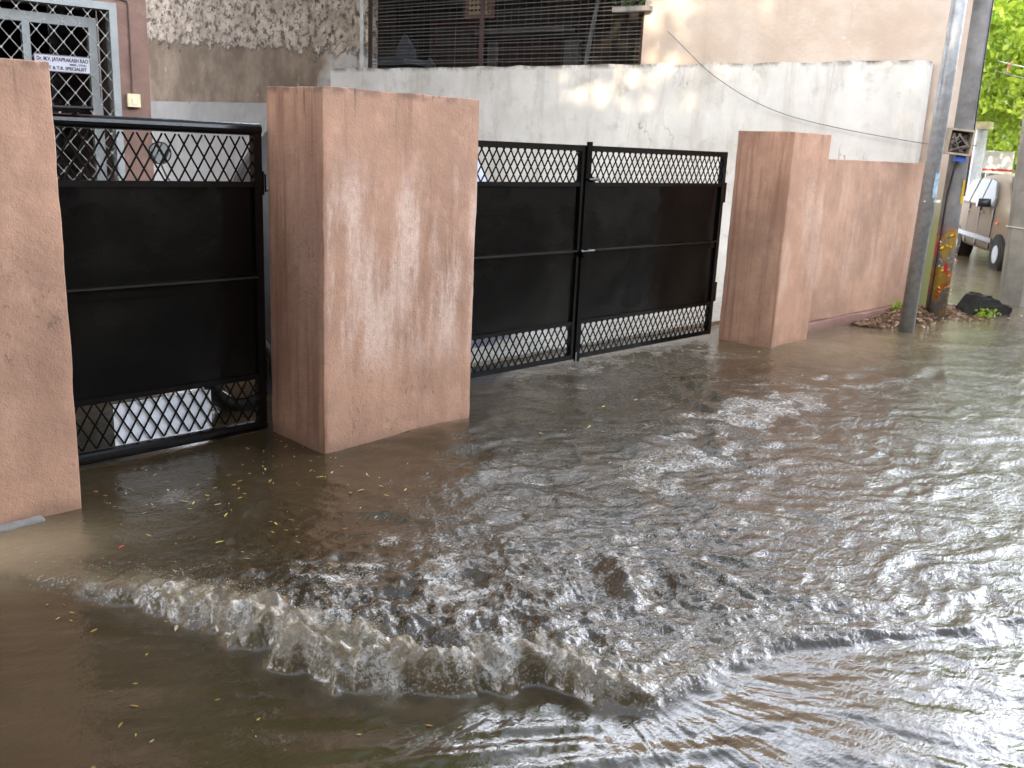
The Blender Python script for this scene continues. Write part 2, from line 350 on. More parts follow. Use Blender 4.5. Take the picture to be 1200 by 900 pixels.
HP = np.array([(-.2, 4.35), (.93, 3.47), (1.28, 2.86), (1.40, 2.49), (1.46, 2.18), (1.60, 1.90), (1.92, 1.74), (2.06, 1.46), (2.35, 1.40), (2.62, 1.34), (2.95, 1.18), (3.5, .84), (4.8, .1), (7, -1.0)])
HA = np.array([.000, .012, .042, .065, .070, .072, .062, .046, .032, .020, .010, .004, .0, .0])     # ridge height
HT = np.array([.0, .15, .8, 1, 1, 1, .9, .5, .25, .15, .1, .08, .05, 0])                             # how broken it is
def ridge(x, y):
    """signed distance to the wave front (+ on the far, churned side), height and brokenness there"""
    best = np.full(x.shape, 1e9); sg = np.zeros(x.shape); A = np.zeros(x.shape); T = np.zeros(x.shape); S = np.zeros(x.shape); acc = 0
    for i in range(len(HP)-1):
        a, b = HP[i], HP[i+1]; d = b-a; L2 = d@d
        t = np.clip(((x-a[0])*d[0]+(y-a[1])*d[1])/L2, 0, 1)
        qx = x-(a[0]+t*d[0]); qy = y-(a[1]+t*d[1]); D = np.hypot(qx, qy); m = D < best
        side = -(qx*d[1]-qy*d[0])*-1
        best = np.where(m, D, best); sg = np.where(m, np.sign(qy*d[0]-qx*d[1]), sg)
        A = np.where(m, HA[i]*(1-t)+HA[i+1]*t, A); T = np.where(m, HT[i]*(1-t)+HT[i+1]*t, T); S = np.where(m, acc+t*math.sqrt(L2), S)
        acc += math.sqrt(L2)
    return best*sg, A, T, S
def blob(x, y, cx, cy, rx, ry=None, a=0.0):
    ry = ry or rx; c, s = math.cos(a), math.sin(a); u = (x-cx)*c+(y-cy)*s; v = -(x-cx)*s+(y-cy)*c
    return np.exp(-((u/rx)**2+(v/ry)**2))
def water_fields(x, y, sp):
    wx = gn(x*1.7, y*1.7, 1); wy = gn(x*1.7, y*1.7, 2)
    w2x = gn(x*6, y*6, 3); w2y = gn(x*6, y*6, 4)
    xr = x+.05*wx+.028*w2x; yr = y+.05*wy+.028*w2y
    d, A, T, S = ridge(xr, yr)
    d = d+T*(.045*gn(x*5.5, y*5.5, 46)+.04*gn(x*11, y*11, 47)+.015*gn(x*24, y*24, 48))
    far_side = sstep(-.04, .05, d)
    def lod(lam): return np.clip((lam/np.maximum(sp, 1e-4)-2)/3, 0, 1)
    # where the surface is churned
    Z = 1.15*blob(x, y, 2.35, 2.15, .62, .40, .3)+.9*blob(x, y, 1.75, 2.45, .32, .5, .5)+.85*blob(x, y, 2.9, 3.1, .75, .42, .5) \
        + .95*blob(x, y, 4.5, 2.75, .95, .38, .35)+.7*blob(x, y, 3.3, 1.9, .7, .5, -.2)+.6*blob(x, y, 6.6, 3.2, 1.3, .5, .1)+.45*blob(x, y, 2.9, 1.5, .6, .25, -.4)
    Z = np.clip(Z, 0, 1.2)*far_side
    crest = T*far_side*np.exp(-np.clip(d, 0, 9)/.20)
    right = sstep(2.2, 5.0, x-.35*y+.6)
    calm = np.where(d < 0, .05, .24)*(1-right)+right*.62
    near_gate = sstep(3.3, 3.9, y)*sstep(4.6, 3.4, x); calm = calm*(1-.35*near_gate)
    turb = np.clip(calm + Z*.75 + crest, 0, 1.6)
    h = np.zeros(x.shape)
    # long slow swell
    h += .010*gn(x*.8+3, y*.8, 5)*(.5+turb)
    # flow waves: ridged, lightly stretched across the current
    c, s = math.cos(-.6), math.sin(-.6); u = x*c+y*s; v = -x*s+y*c
    for lam, amp, sd_, st in ((.55, .022, 11, .6), (.27, .022, 12, .6), (.13, .019, 13, .7), (.062, .012, 14, .8), (.031, .006, 15, 1)):
        n = gn((u+.12*lam*wx*8)/lam*st, (v+.12*lam*wy*8)/lam, sd_)
        h += amp*(.62-np.abs(n))*1.25*turb*lod(lam)*(1-.45*right if lam < .1 else 1)
    # fan of fine streaks in front of the wave on the right
    ax, ay = x-2.15, y-1.75; ang = np.arctan2(ay, ax); rr = np.hypot(ax, ay)
    fan = sstep(.03, -.12, d)*sstep(1.5, 2.2, x+.25*y)
    h += fan*(.0030*gn(ang*13, rr*2.6, 21)*lod(.12)+.0014*gn(ang*34, rr*5, 22)*lod(.05)+.008*gn(ang*4, rr*1.6, 23))*np.clip(rr, .2, 1.5)
    # lazy diagonal lines on the calm lower left
    dl = sstep(.0, -.15, d)*(1-sstep(1.6, 2.4, x)); q = (x*.55+y*.83); p_ = (x*.83-y*.55)
    h += dl*(.0035*gn(q*7, p_*1.6, 31)+.0013*gn(q*19, p_*3.2, 32)*lod(.05))
    st_ = np.exp(-((d+.28)/.14)**2)*sstep(1.0, 1.5, x)*sstep(2.6, 2.0, x); h += st_*.007*gn(q*14, p_*3, 33)
    # the breaking ridge itself
    wd = .05+.16*(1-np.clip(T*1.6, 0, 1)); prof = sstep(-wd*.8, wd, d)*(np.exp(-np.clip(d-.03, 0, 9)/.26)*.8+.2*np.exp(-np.clip(d, 0, 9)/.7))
    lump = 1+T*(.40*gn(x*8, y*8, 41)+.45*gn(x*19, y*19, 44))
    h += A*prof*lump
    n1 = 1-2*np.abs(gn(x*13+.4*w2x, y*13+.4*w2y, 42)); n2 = 1-2*np.abs(gn(x*28, y*28, 43)); n3 = gn(x*58, y*58, 45)
    bro = crest*1.0+.38*Z
    h += bro*(.009*n1*lod(.08)+.012*n2*lod(.04)+.0055*n3*lod(.02))
    # hump standing behind the wave, dark hollows beside it
    h += .07*blob(x, y, 2.62, 1.98, .19, .05, .95)+.018*blob(x, y, 2.80, 1.80, .22, .03, 1.15)+.018*blob(x, y, 2.95, 1.72, .2, .025, 1.3)-.03*blob(x, y, 2.72, 1.86, .14, .07, .6)+.03*blob(x, y, 3.05, 3.2, .28, .10, .3)+.03*blob(x, y, 4.1, 3.0, .3, .12, .3)
    # water piling up against the pillar fronts
    h += .05*np.exp(-((x-3.35)/.42)**2-((y-3.80)/.20)**2)+.035*np.exp(-((x-7.5)/.35)**2-((y-3.85)/.2)**2)
    h *= sstep(90, 20, np.hypot(x, y))
    # foam
    fo = crest*(.34+.6*gn(x*9, y*9, 51)) + Z*(.17+.6*gn(u*3.2, v*5.5, 52))  # foam on the crest; pale specks in the churn also paint glints
    line = np.clip(1-np.abs(gn(u*1.3+.5*wx, v*3.0+.5*wy, 53))*5, 0, 1); line2 = np.clip(1-np.abs(gn(u*2.3, v*5.0+.6*wx, 54))*5, 0, 1)
    fo += far_side*(.42*line*sstep(.2, .7, turb)+.36*line2*sstep(.15, .6, turb))*sstep(9.5, 5.5, x)
    fo += .55*np.exp(-((d+.005)/.05)**2)*sstep(.05, .4, T)
    fo += .45*right*sstep(.1, .35, gn(u*.9, v*2.2, 55))*far_side
    fo += 1.1*np.clip(blob(x, y, 4.55, 2.75, 1.0, .30, .45)+blob(x, y, 3.3, 2.45, .9, .22, .35)+.8*blob(x, y, 5.9, 3.0, 1.0, .3, .2)+.8*blob(x, y, 2.0, 2.5, .6, .3, .9), 0, 1)*sstep(-.35, .3, gn(x*3.1, y*3.1, 58)+.6*gn(x*9, y*9, 59))
    fo = np.clip(fo, 0, 1)
    silt = .9*blob(x, y, .98, 3.72, .42, .26, -.3)+.5*sstep(6, 8, x)*sstep(2.6, 3.6, y)+.75*T*np.exp(-((d-.06)/.09)**2)
    return d, h, np.clip(turb, 0, 1.3), fo, np.clip(silt, 0, 1), crest
def build_water():
    fine = np.radians(np.arange(-12, 104, .118)); coarse = np.radians(np.arange(104.5, 347.6, 3.0))
    ang = np.concatenate([fine, coarse]); rs = [.03, .1, .2, .3, .4]; r = .5
    while r < 130: rs.append(r); r += .0031+.00078*r*r if r < 25 else .5+ .05*(r-25)
    rs = np.array(rs); na, nr = len(ang), len(rs)
    AA, RR = np.meshgrid(ang, rs); x = (RR*np.cos(AA)).ravel(); y = (RR*np.sin(AA)).ravel()
    sp = (np.maximum(.0031+.00078*RR**2, RR*.00206)).ravel()
    sp = np.where((AA > R(104)).ravel(), .2+sp, sp)
    d, h, turb, fo, silt, crest = water_fields(x, y, sp)
    # roll the broken crest forward over its front
    xo = x-crest*(.03*gn(x*6, y*6, 61)+.015); yo = y-crest*(.03*gn(x*6, y*6, 62)+.015)
    co = np.stack([xo, yo, h], 1)
    i = np.arange(nr-1)[:, None]*na; j = np.arange(na)[None, :]; jn = (j+1) % na
    f = np.stack([(i+j), (i+jn), (i+na+jn), (i+na+j)], -1).reshape(-1, 4)[:, ::-1]
    f = f[:, ::-1]
    o = mesh_np('water', co, f, water_mat(), smooth=True, attrs={'foam_glint': fo, 'turb': turb, 'silt': silt})
    tag(o, 'brown flood water with a breaking bow wave', kind='structure'); del o['label']
    return o
build_water()

# droplets thrown up along the broken crest
def droplets():
    n = 1800; u = RNG.random(n)*1.0; seg = RNG.integers(1, 9, n); a = HP[seg]; b = HP[seg+1]
    t = RNG.random(n)[:, None]; p = a*(1-t)+b*t
    w_ = (HT[seg]*(1-t[:, 0])+HT[seg+1]*t[:, 0]); keep = RNG.random(n) < w_**1.5; p = p[keep]; n = len(p)
    p = p+RNG.normal(0, .055, (n, 2))+np.array([.09, .08])
    _, h, _, _, _, _ = water_fields(p[:, 0], p[:, 1], np.full(n, .004))
    z = h+RNG.exponential(.008, n)+.001; r = RNG.uniform(.0008, .0022, n)
    base = np.array([(1, 0, 0), (-1, 0, 0), (0, 1, 0), (0, -1, 0), (0, 0, 1), (0, 0, -1)], float)
    fc = np.array([(4, 0, 2), (4, 2, 1), (4, 1, 3), (4, 3, 0), (5, 2, 0), (5, 1, 2), (5, 3, 1), (5, 0, 3)])
    st = RNG.uniform(.7, 1.6, (n, 1, 3))
    co = (np.stack([p[:, 0], p[:, 1], z], 1)[:, None, :]+base[None]*r[:, None, None]*st).reshape(-1, 3)
    f = (fc[None]+6*np.arange(n)[:, None, None]).reshape(-1, 3)
    m = NT('splash drops'); m.col((.42, .36, .28)); m.rough(.05)
    o = mesh_np('splash', co, f, m.m, smooth=True); tag(o, 'small muddy drops thrown up along the breaking wave', 'splash', kind='stuff')
droplets()

# ground under the water, and the far road
g = B(); quad(g, [(-160, -160, -.14), (160, -160, -.14), (160, 160, -.14), (-160, 160, -.14)])
tag(obj('ground', g, M['asphalt']), kind='structure')
g = B(); box(g, 4.0, 10.5, 4.95, 6.9, -.13, .035); box(g, 4.0, 10.4, 6.9, 14, -.13, .035)
yard = obj('yard_paving', g, concrete('pale yard concrete', (.58, .54, .47), (.70, .67, .60)), bevel=.01); tag(yard, kind='structure')

# ------------------------------------------------------------------ PILLARS, PINK WALL
def rough_block(x0, x1, y0, y1, z0, z1, mat, name, parent=None, amp=.004, seed=0, cell=.05):
    bm = B(); box(bm, x0, x1, y0, y1, z0, z1)
    for ax in range(3):
        L = (x1-x0, y1-y0, z1-z0)[ax]; n = max(1, int(L/cell))
        lo = (x0, y0, z0)[ax]
        for k in range(1, n):
            p = [0, 0, 0]; p[ax] = lo+L*k/n; nrm = [0, 0, 0]; nrm[ax] = 1
            geom = bm.verts[:]+bm.edges[:]+bm.faces[:]
            bmesh.ops.bisect_plane(bm, geom=geom, plane_co=p, plane_no=nrm)
    edges = [e for e in bm.edges if e.calc_face_angle(0) > .6]
    bmesh.ops.bevel(bm, geom=edges, offset=.005, segments=1, affect='EDGES')
    bm.verts.ensure_lookup_table(); co = np.array([v.co[:] for v in bm.verts])
    s = seed*3.1
    q = [gn(co[:, (k+1) % 3]*5+s+co[:, k]*4, co[:, (k+2) % 3]*5+s, 70+k)*amp+gn(co[:, (k+1) % 3]*19+s+co[:, k]*13, co[:, (k+2) % 3]*19, 75+k)*amp*.5 for k in range(3)]
    for i, v in enumerate(bm.verts): v.co += Vector((q[0][i], q[1][i], q[2][i]))
    o_ = obj(name, bm, mat, parent, smooth=True); wn_ = o_.modifiers.new('w', 'WEIGHTED_NORMAL'); wn_.weight = 90; wn_.keep_sharp = True
    return o_
o = rough_block(.38, 1.41, 3.955, 4.43, -.14, 1.83, pink_mat('pink paint near', seed=1, patches=.10, streak=.12, grime=.9), 'gate_pillar', seed=1)
tag(o, 'pink gate pillar cut by the left edge of the photo, left of the single black gate', 'pillar', 'pink gate pillars')
ftg = None
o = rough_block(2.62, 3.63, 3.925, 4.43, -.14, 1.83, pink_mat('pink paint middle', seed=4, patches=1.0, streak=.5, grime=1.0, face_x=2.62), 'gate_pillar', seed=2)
tag(o, 'wide pink gate pillar with pale lime streaks, between the single gate and the double gate', 'pillar', 'pink gate pillars')
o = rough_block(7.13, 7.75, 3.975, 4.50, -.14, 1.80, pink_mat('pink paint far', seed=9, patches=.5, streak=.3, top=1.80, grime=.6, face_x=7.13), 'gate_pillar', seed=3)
tag(o, 'narrower pink gate pillar at the right end of the double gate, joined to the pink wall', 'pillar', 'pink gate pillars')
o = rough_block(7.755, 10.42, 4.22, 4.42, .10, 1.60, pink_mat('pink wall paint', base=(.50, .305, .208), seed=14, patches=.5, streak=.35, top=1.60, grime=.35), 'boundary_wall', seed=4, cell=.12)
tag(o, 'low pink painted boundary wall running from the far pillar to the lamp pole', 'wall')
rough_block(7.758, 10.44, 4.17, 4.40, -.14, .098, pink_mat('pink plinth paint', base=(.33, .19, .15), seed=17, top=9, grime=.3), 'plinth', o, seed=5, cell=.12, amp=.008)
# crumbled footing at the near pillar
o = rough_block(.5, 1.24, 3.90, 3.95, -.14, .022, M['concrete'], 'footing', bpy.data.objects['gate_pillar'], amp=.012, seed=8, cell=.03)

# ------------------------------------------------------------------ GATES
def seg_clip(x0, z0, dx, dz, W, H):
    """clip line to the rectangle 0..W, 0..H"""
    t0, t1 = -1e9, 1e9
    for p, d, L in ((x0, dx, W), (z0, dz, H)):
        if abs(d) < 1e-9: continue
        a, b = (0-p)/d, (L-p)/d
        if a > b: a, b = b, a
        t0, t1 = max(t0, a), min(t1, b)
    return (t0, t1) if t1-t0 > 1e-3 else None
def lattice(bm, x0, z0, W, H, pitch, dh, w, y0, th, cx=None):
    for sgn in (1, -1):
        L = math.hypot(pitch/2, dh/2); dx, dz = pitch/2/L*sgn, dh/2/L
        span = H*pitch/dh; k0 = -int(span/pitch)-2; k1 = int((W+span)/pitch)+2
        for k in range(k0, k1):
            c = seg_clip(k*pitch, 0 if sgn == 1 else 0, dx, dz, W, H)
            if not c: continue
            ax, az_ = k*pitch+dx*c[0], dz*c[0]; bx, bz = k*pitch+dx*c[1], dz*c[1]
            nx, nz = -dz*w/2, dx*w/2; yy = y0+(0 if sgn == 1 else th*.8)
            vs = []
            for yv in (yy, yy+th):
                for px, pz in ((ax+nx, az_+nz), (bx+nx, bz+nz), (bx-nx, bz-nz), (ax-nx, az_-nz)):
                    vs.append(bm.verts.new((x0+px, yv, z0+pz)))
            for f in ((0, 1, 2, 3), (7, 6, 5, 4), (0, 4, 5, 1), (1, 5, 6, 2), (2, 6, 7, 3), (3, 7, 4, 0)): bm.faces.new([vs[i] for i in f])
    return bm
def dented(x0, x1, z0, z1, y, amp, seed):
    nx, nz = int((x1-x0)/.03), int((z1-z0)/.03); X, Z = np.meshgrid(np.linspace(x0, x1, nx), np.linspace(z0, z1, nz)); X = X.ravel(); Z = Z.ravel()
    e = np.minimum(np.minimum(X-x0, x1-X), np.minimum(Z-z0, z1-Z)); k = np.clip(e/.08, 0, 1)
    Yf = y+k*amp*(gn(X*2.1, Z*2.1, seed)+.4*gn(X*6, Z*6, seed+1)); n = nx*nz
    co = np.concatenate([np.stack([X, Yf, Z], 1), np.stack([X, Yf+.004, Z], 1)])
    i = np.arange(nz-1)[:, None]*nx; j = np.arange(nx-1)[None]; f = np.stack([i+j, i+j+1, i+nx+j+1, i+nx+j], -1).reshape(-1, 4)
    return co, np.concatenate([f, f[:, ::-1]+n])
def gate_leaf(x, y, W, label, group, bar_h, pitch=.066, dh=.106, mull=True, seed=0, rz=0.0, lat_w=.0095, round_top=False):
    t = empty('gate_leaf', (x, y, 0), rz, label, 'gate', group)
    z0, z1 = .045, 1.62; fr = B(); s = .045
    box(fr, 0, s, -.022, .022, z0, z1); box(fr, W-s, W, -.022, .022, z0, z1)
    if round_top: tube(fr, [(0, 0, z1-.002), (W, 0, z1-.002)], .03, 12)
    else: box(fr, s+.001, W-s-.001, -.021, .021, z1-.042, z1-.001)
    if round_top: tube(fr, [(-.0, 0, z0+.0), (W, 0, z0+.0)], .03, 12)
    else: box(fr, s+.001, W-s-.001, -.021, .021, z0+.001, z0+.04)
    obj('frame', fr, M['gate_frame'], t, bevel=.005)
    for zz in (1.345, .325):
        r_ = B(); box(r_, s, W-s, -.018, .018, zz-.014, zz+.014); obj('rail', r_, M['gate_frame'], t, bevel=.004)
    r_ = B(); box(r_, s, W-s, -.011, -.006, .808, .8615)
    obj('rail', r_, M['gate'], t, bevel=.001)
    r_ = B(); box(r_, s, W-s, -.042, -.006, .862, .870); obj('ledge', r_, M['rail_top'], t, bevel=.003)
    co, f = dented(s-.005, W-s+.005, .339, 1.331, 0, .006, 80+seed)
    mesh_np('sheet', co, f, M['gate'], t, smooth=True)
    b = B(); lattice(b, s, 1.357, W-2*s, 1.62-.04-1.357, pitch, dh, lat_w, -.004, .005); obj('lattice', b, M['gate'], t)
    b = B(); lattice(b, s, z0+.038, W-2*s, .313-z0-.038, pitch, dh, lat_w, -.004, .005); obj('lattice', b, M['gate'], t)
    return t
def hinge(t, x, z, sx=.05):
    h = B(); tube(h, [(x, 0, z-.06), (x, 0, z+.06)], .012, 10); box(h, min(x, x+sx), max(x, x+sx), -.006, .006, z-.045, z+.045); obj('hinge', h, M['gate'], t)
gl = gate_leaf(1.50, 4.47, 1.10, 'single black metal gate with a white board low behind its mesh', 'black metal gate leaves', .86, .068, .118, seed=1, lat_w=.008, round_top=True)
hinge(gl, 1.112, 1.35, .02); hinge(gl, 1.112, .35, .02)
b = B(); box(b, 1.78-1.50, 2.29-1.50, .012, .020, .075, .285); obj('board', b, flat('white board', (.78, .82, .86), .6, 0, .05, 4), gl)
b = B(); box(b, .02, .20, -.03, .0, 1.655, 1.672); tube(b, [(.0, -.015, 1.67), (.26, -.015, 1.675)], .009, 8); box(b, .17, .19, -.02, .0, 1.60, 1.66); obj('latch', b, M['gate'], gl)
g2 = gate_leaf(3.64, 4.60, 1.655, 'left leaf of the black double gate, half hidden behind the middle pillar', 'black metal gate leaves', .86, .0665, .106, seed=4)
g3 = gate_leaf(5.31, 4.60, 1.815, 'wide right leaf of the black double gate, hinged near the far pillar', 'black metal gate leaves', .86, .0665, .106, seed=7)
# cover strip, bolt and lock on the right-hand leaf
b = B(); box(b, -.022, .03, -.035, -.023, .03, 1.645); obj('cover_strip', b, M['gate'], g3, bevel=.003)
b = B(); tube(b, [(.0, -.045, 1.38), (.11, -.045, 1.385)], .011, 8); box(b, .03, .05, -.05, -.02, 1.36, 1.40); obj('bolt', b, M['gate'], g3)
b = B(); tube(b, [(-.05, -.05, .865), (.10, -.05, .865)], .012, 8); disc(b, (.0, .85), .035, -.06, -.04, 14); obj('lock', b, M['gate'], g3)
b = B(); tube(b, [(-.012, -.03, .10), (-.012, -.03, -.05)], .009, 8); obj('drop_bolt', b, M['steel'], g3)
hinge(g3, 1.815, 1.28, .02); hinge(g3, 1.815, .42, .02)
for z in (1.28, .42):
    b = B(); box(b, 1.79, 1.86, -.012, .012, z-.085, z+.085); obj('hinge_plate', b, M['gate'], g3)

# ------------------------------------------------------------------ SIDE BOUNDARY WALL (white) : local x runs back from the street
WD = R(98.0)
A0 = (10.60, 4.43)
ww = empty('white_wall', (*A0, 0), WD, 'tall whitewashed boundary wall with rain streaks behind the double gate', 'wall')
wh = 2.67
def seg_wall(name, pts, y0, y1, mat, parent):
    b = B(); prism(b, pts, y0, y1); bmesh.ops.triangulate(b, faces=[f for f in b.faces if len(f.verts) > 4]); return obj(name, b, mat, parent)
WL = 9.35
# uneven top edge
tp = [(i*WL/46, wh+.012*math.sin(i*1.7)+random.uniform(-.008, .008)) for i in range(47)]
seg_wall('wall_face', [(0, -.14)]+tp+[(WL, -.14)], .0, -.18, M['white_wall'], ww)
tp = [(WL+.002+i*8.6/30, 2.12+random.uniform(-.01, .01)) for i in range(31)]
LW = M['white_wall'].copy(); LW.name = 'whitewash darkened for shade'  # copy of the whitewash, darkened to stand in for missing yard shade
for nd_ in LW.node_tree.nodes:
    if nd_.type == 'MIX' and not nd_.inputs[6].is_linked and not nd_.inputs[7].is_linked:
        nd_.inputs[6].default_value = (.26, .25, .235, 1); nd_.inputs[7].default_value = (.36, .35, .335, 1)
b = seg_wall('low_wall_face', [(WL+.002, -.14)]+tp+[(WL+8.6, -.14)], .03, -.15, LW, ww)

# ------------------------------------------------------------------ NEIGHBOUR BUILDING : local x back along wall, local y toward the compound (after rotation +y faces -X)
nb = empty('neighbour_building', (10.98, 3.35, 0), WD, 'old plastered building with a caged balcony above the white wall', 'building')
OX0, OX1, OZ0 = 4.78, 9.87, 2.50; H_ = 5.5; D_ = -8; SX = .75
def P_(name, m, *bx, bevel=0, par=nb):
    b = B()
    for q in bx: box(b, *q)
    return obj(name, b, m, par, bevel=bevel)
P_('wall', M['beige'], (SX, OX0, -.25, 0, -.14, H_), (OX0, OX1, -.25, 0, -.14, OZ0), (OX0, OX1, -.25, 0, 4.7, H_))
P_('decayed_wall', M['old_plaster'], (OX1+.002, 24, -.25, 0, -.14, H_))
def slab_poly(name, m, pts, z0, z1):
    b = B(); a = [b.verts.new((x, y, z0)) for x, y in pts]; c = [b.verts.new((x, y, z1)) for x, y in pts]; n_ = len(pts)
    b.faces.new(a); b.faces.new(c[::-1])
    for i in range(n_): b.faces.new((a[i], c[i], c[(i+1) % n_], a[(i+1) % n_]))
    return obj(name, b, m, nb)
slab_poly('street_wall', M['beige'], [(SX+.09, -.252), (SX+.36, -.252), (SX+.36+2.56, D_), (SX+.09+2.56, D_)], -.14, H_-.003)
P_('rear_wall', M['beige'], (23.7, 24, D_, -.252, -.14, H_))
slab_poly('roof', M['concrete'], [(SX-.2, .25), (24.2, .25), (24.2, D_-.2), (SX-.15+2.6, D_-.2)], H_+.002, H_+.16)
bal = M['pole_dark']  # balcony colours below are darkened to stand for the dim interior
P_('balcony_back_wall', flat('shade dark balcony wall', (.030, .027, .024), .95, 0, .35, 1.5, .3), (OX0-.3, 11.6, -2.4, -2.25, OZ0-.1, 4.9))
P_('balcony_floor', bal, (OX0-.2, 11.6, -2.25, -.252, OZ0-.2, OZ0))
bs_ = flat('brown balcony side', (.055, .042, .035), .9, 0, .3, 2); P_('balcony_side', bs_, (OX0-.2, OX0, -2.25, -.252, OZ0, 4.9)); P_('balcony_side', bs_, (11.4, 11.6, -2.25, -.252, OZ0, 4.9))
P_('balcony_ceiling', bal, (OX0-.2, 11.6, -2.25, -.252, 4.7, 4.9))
dr = P_('balcony_door', flat('faded pink brown door', (.075, .055, .050), .8, 0, .15, 3), (9.40, 9.88, -2.24, -2.20, OZ0, 3.62), (9.90, 10.38, -2.24, -2.20, OZ0, 3.62), bevel=.006)
P_('door_frame', flat('red oxide frame', (.085, .03, .025), .8), (9.31, 9.395, -2.24, -2.17, OZ0, 3.72), (10.385, 10.47, -2.24, -2.17, OZ0, 3.72), (9.395, 10.385, -2.24, -2.17, 3.63, 3.72), par=dr)
wn = P_('balcony_window', flat('dark shutter', (.035, .018, .016), .7, 0, .3, 5), (7.5, 8.9, -2.24, -2.20, OZ0, 3.30))
wt_ = flat('pale window trim', (.13, .125, .12), .9); P_('window_frame', wt_, (7.2, 7.49, -2.24, -2.15, OZ0, 3.3), par=wn); P_('window_frame', wt_, (8.91, 9.1, -2.24, -2.15, OZ0, 3.3), par=wn)
P_('lintel_shelf', flat('grey shelf', (.13, .12, .115), .9, 0, .2, 4, .3), (7.35, 9.2, -2.24, -1.9, 3.40, 3.49))
P_('balcony_shelf', flat('pale blue grey shelf', (.13, .15, .17), .9, 0, .2, 4, .3), (9.9, 11.39, -1.6, -.9, 2.86, 2.95), (10.5, 11.39, -1.3, -1.2, OZ0, 2.86))
for k, (xx, hh) in enumerate(((10.2, .30), (9.7, .36))):
    b = B(); prism(b, [(xx-.22, 0), (xx+.22, 0), (xx+.20, hh*.6), (xx+.02, hh+.12), (xx-.2, hh*.55)], -1.3-.1*k, -1.22-.1*k)
    obj('leaning_slab', b, flat('blue grey slab', (.12, .13, .16), .9), nb, loc=(0, 0, 2.95 if k == 0 else OZ0))
cg = P_('cage', flat('rusty cage steel', (.055, .03, .025), .7), (OX1-.05, OX1-.005, -.08, -.03, OZ0, 4.7), (OX0+.005, OX0+.05, -.08, -.03, OZ0, 4.7), (7.50, 7.55, -.08, -.03, OZ0, 4.7), (OX0, OX1, -.075, -.04, 3.78, 3.82))
b = B()
for k in range(42):
    z = OZ0+.05+k*.052+random.uniform(-.006, .006); tube(b, [(OX0, -.05, z), ((OX0+OX1)/2, -.05, z+random.uniform(-.02, .01)), (OX1, -.05, z)], .0045, 5, False)
for k in range(46):
    x = OX0+k*.13; tube(b, [(x, -.055, OZ0), (x, -.055, 4.7)], .0014, 4, False)
obj('cage_wire', b, flat('grey wire', (.17, .16, .15), .6, .2), cg)
b = B(); tube(b, [(OX1+.06, .05, 2.62), (OX1+.06, 0.05, 5.3)], .03, 8); obj('drain_pipe', b, flat('grey pvc pipe', (.42, .42, .40), .6), nb)
b = B(); tube(b, [(5.75, -.5, 4.7), (5.7, -.5, 4.2), (5.9, -.5, 3.2), (6.0, -.5, OZ0)], .03, 8); tube(b, [(4.95, -.5, 4.7), (4.95, -.5, OZ0)], .03, 8); obj('drain_pipe', b, flat('dull grey pipe', (.10, .10, .105), .6), nb)
P_('louvre_window', flat('wooden louvre frame', (.11, .05, .035), .7), (7.58, 7.63, -.40, -.30, 3.42, 4.2), (8.03, 8.08, -.40, -.30, 3.42, 4.2), (7.63, 8.03, -.40, -.30, 3.42, 3.47))
b = B()
for k in range(9): box(b, 7.63, 8.03, -.38, -.33, 3.49+k*.07, 3.525+k*.07)
for k in range(5): box(b, 7.67+k*.08, 7.685+k*.08, -.328, -.32, 3.475, 4.1)
obj('louvre_slats', b, flat('straw coloured slats', (.34, .27, .15), .8), nb)
P_('ledge', M['concrete'], (OX0-.12, OX0+.42, .005, .12, 3.34, 3.40))
b = B()
for k in range(26):
    c = Vector((OX0+random.uniform(-.1, .38), random.uniform(.01, .12), 3.41+random.uniform(0, .12))); a = random.uniform(0, 6.28); s_ = random.uniform(.02, .05)
    quad(b, [c+Vector((math.cos(a)*s_, 0, math.sin(a)*s_)), c+Vector((-math.sin(a)*s_, .02, math.cos(a)*s_*.6)), c-Vector((math.cos(a)*s_, 0, math.sin(a)*s_)), c+Vector((math.sin(a)*s_, .01, -math.cos(a)*s_*.6))])
tag(obj('ledge_plant', b, M['leaf_dark'], loc=(0, 0, 0)), 'dark weedy plant on the ledge at the top right corner of the caged balcony', 'plant')
lp = bpy.data.objects['ledge_plant']; lp.location = (10.98, 3.35, 0); lp.rotation_euler = (0, 0, WD)

# ------------------------------------------------------------------ HOUSE ON THE LEFT (local x along facade to the right, local y out towards the street = -y)
HX, HY, HR = 3.30, 7.25, R(-8)
hs = empty('house', (HX, HY, 0), HR, 'brown pink house with a white framed doorway behind the single gate', 'house')
HH = 6.6
DX0, DX1, DZ1 = -1.28, -.27, 2.42        # door opening, local
def Q_(name, m, *bx, bevel=0, par=hs):
    b = B()
    for q in bx: box(b, *q)
    return obj(name, b, m, par, bevel=bevel)
Q_('wall', M['house'], (DX1, 0, 0, .22, -.14, HH), (-9, DX0, 0, .22, -.14, HH), (DX0, DX1, 0, .22, DZ1, HH), bevel=0)
Q_('side_wall', M['house'], (-.22, -.001, .222, 12, -.14, HH))
Q_('roof', M['concrete'], (-9.2, .35, -.5, 12.2, HH+.002, HH+.14))
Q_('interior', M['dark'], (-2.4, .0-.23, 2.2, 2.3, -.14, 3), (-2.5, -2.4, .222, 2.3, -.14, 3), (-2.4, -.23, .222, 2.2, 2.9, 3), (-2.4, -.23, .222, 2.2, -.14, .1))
fr = Q_('door_frame', M['white_paint'], (DX1-.001, DX1+.05, -.03, .1, .05, DZ1+.05), (DX0-.06, DX0+.001, -.03, .1, .05, DZ1+.05), (DX0+.001, DX1-.001, -.03, .1, DZ1-.002, DZ1+.05), bevel=.004)
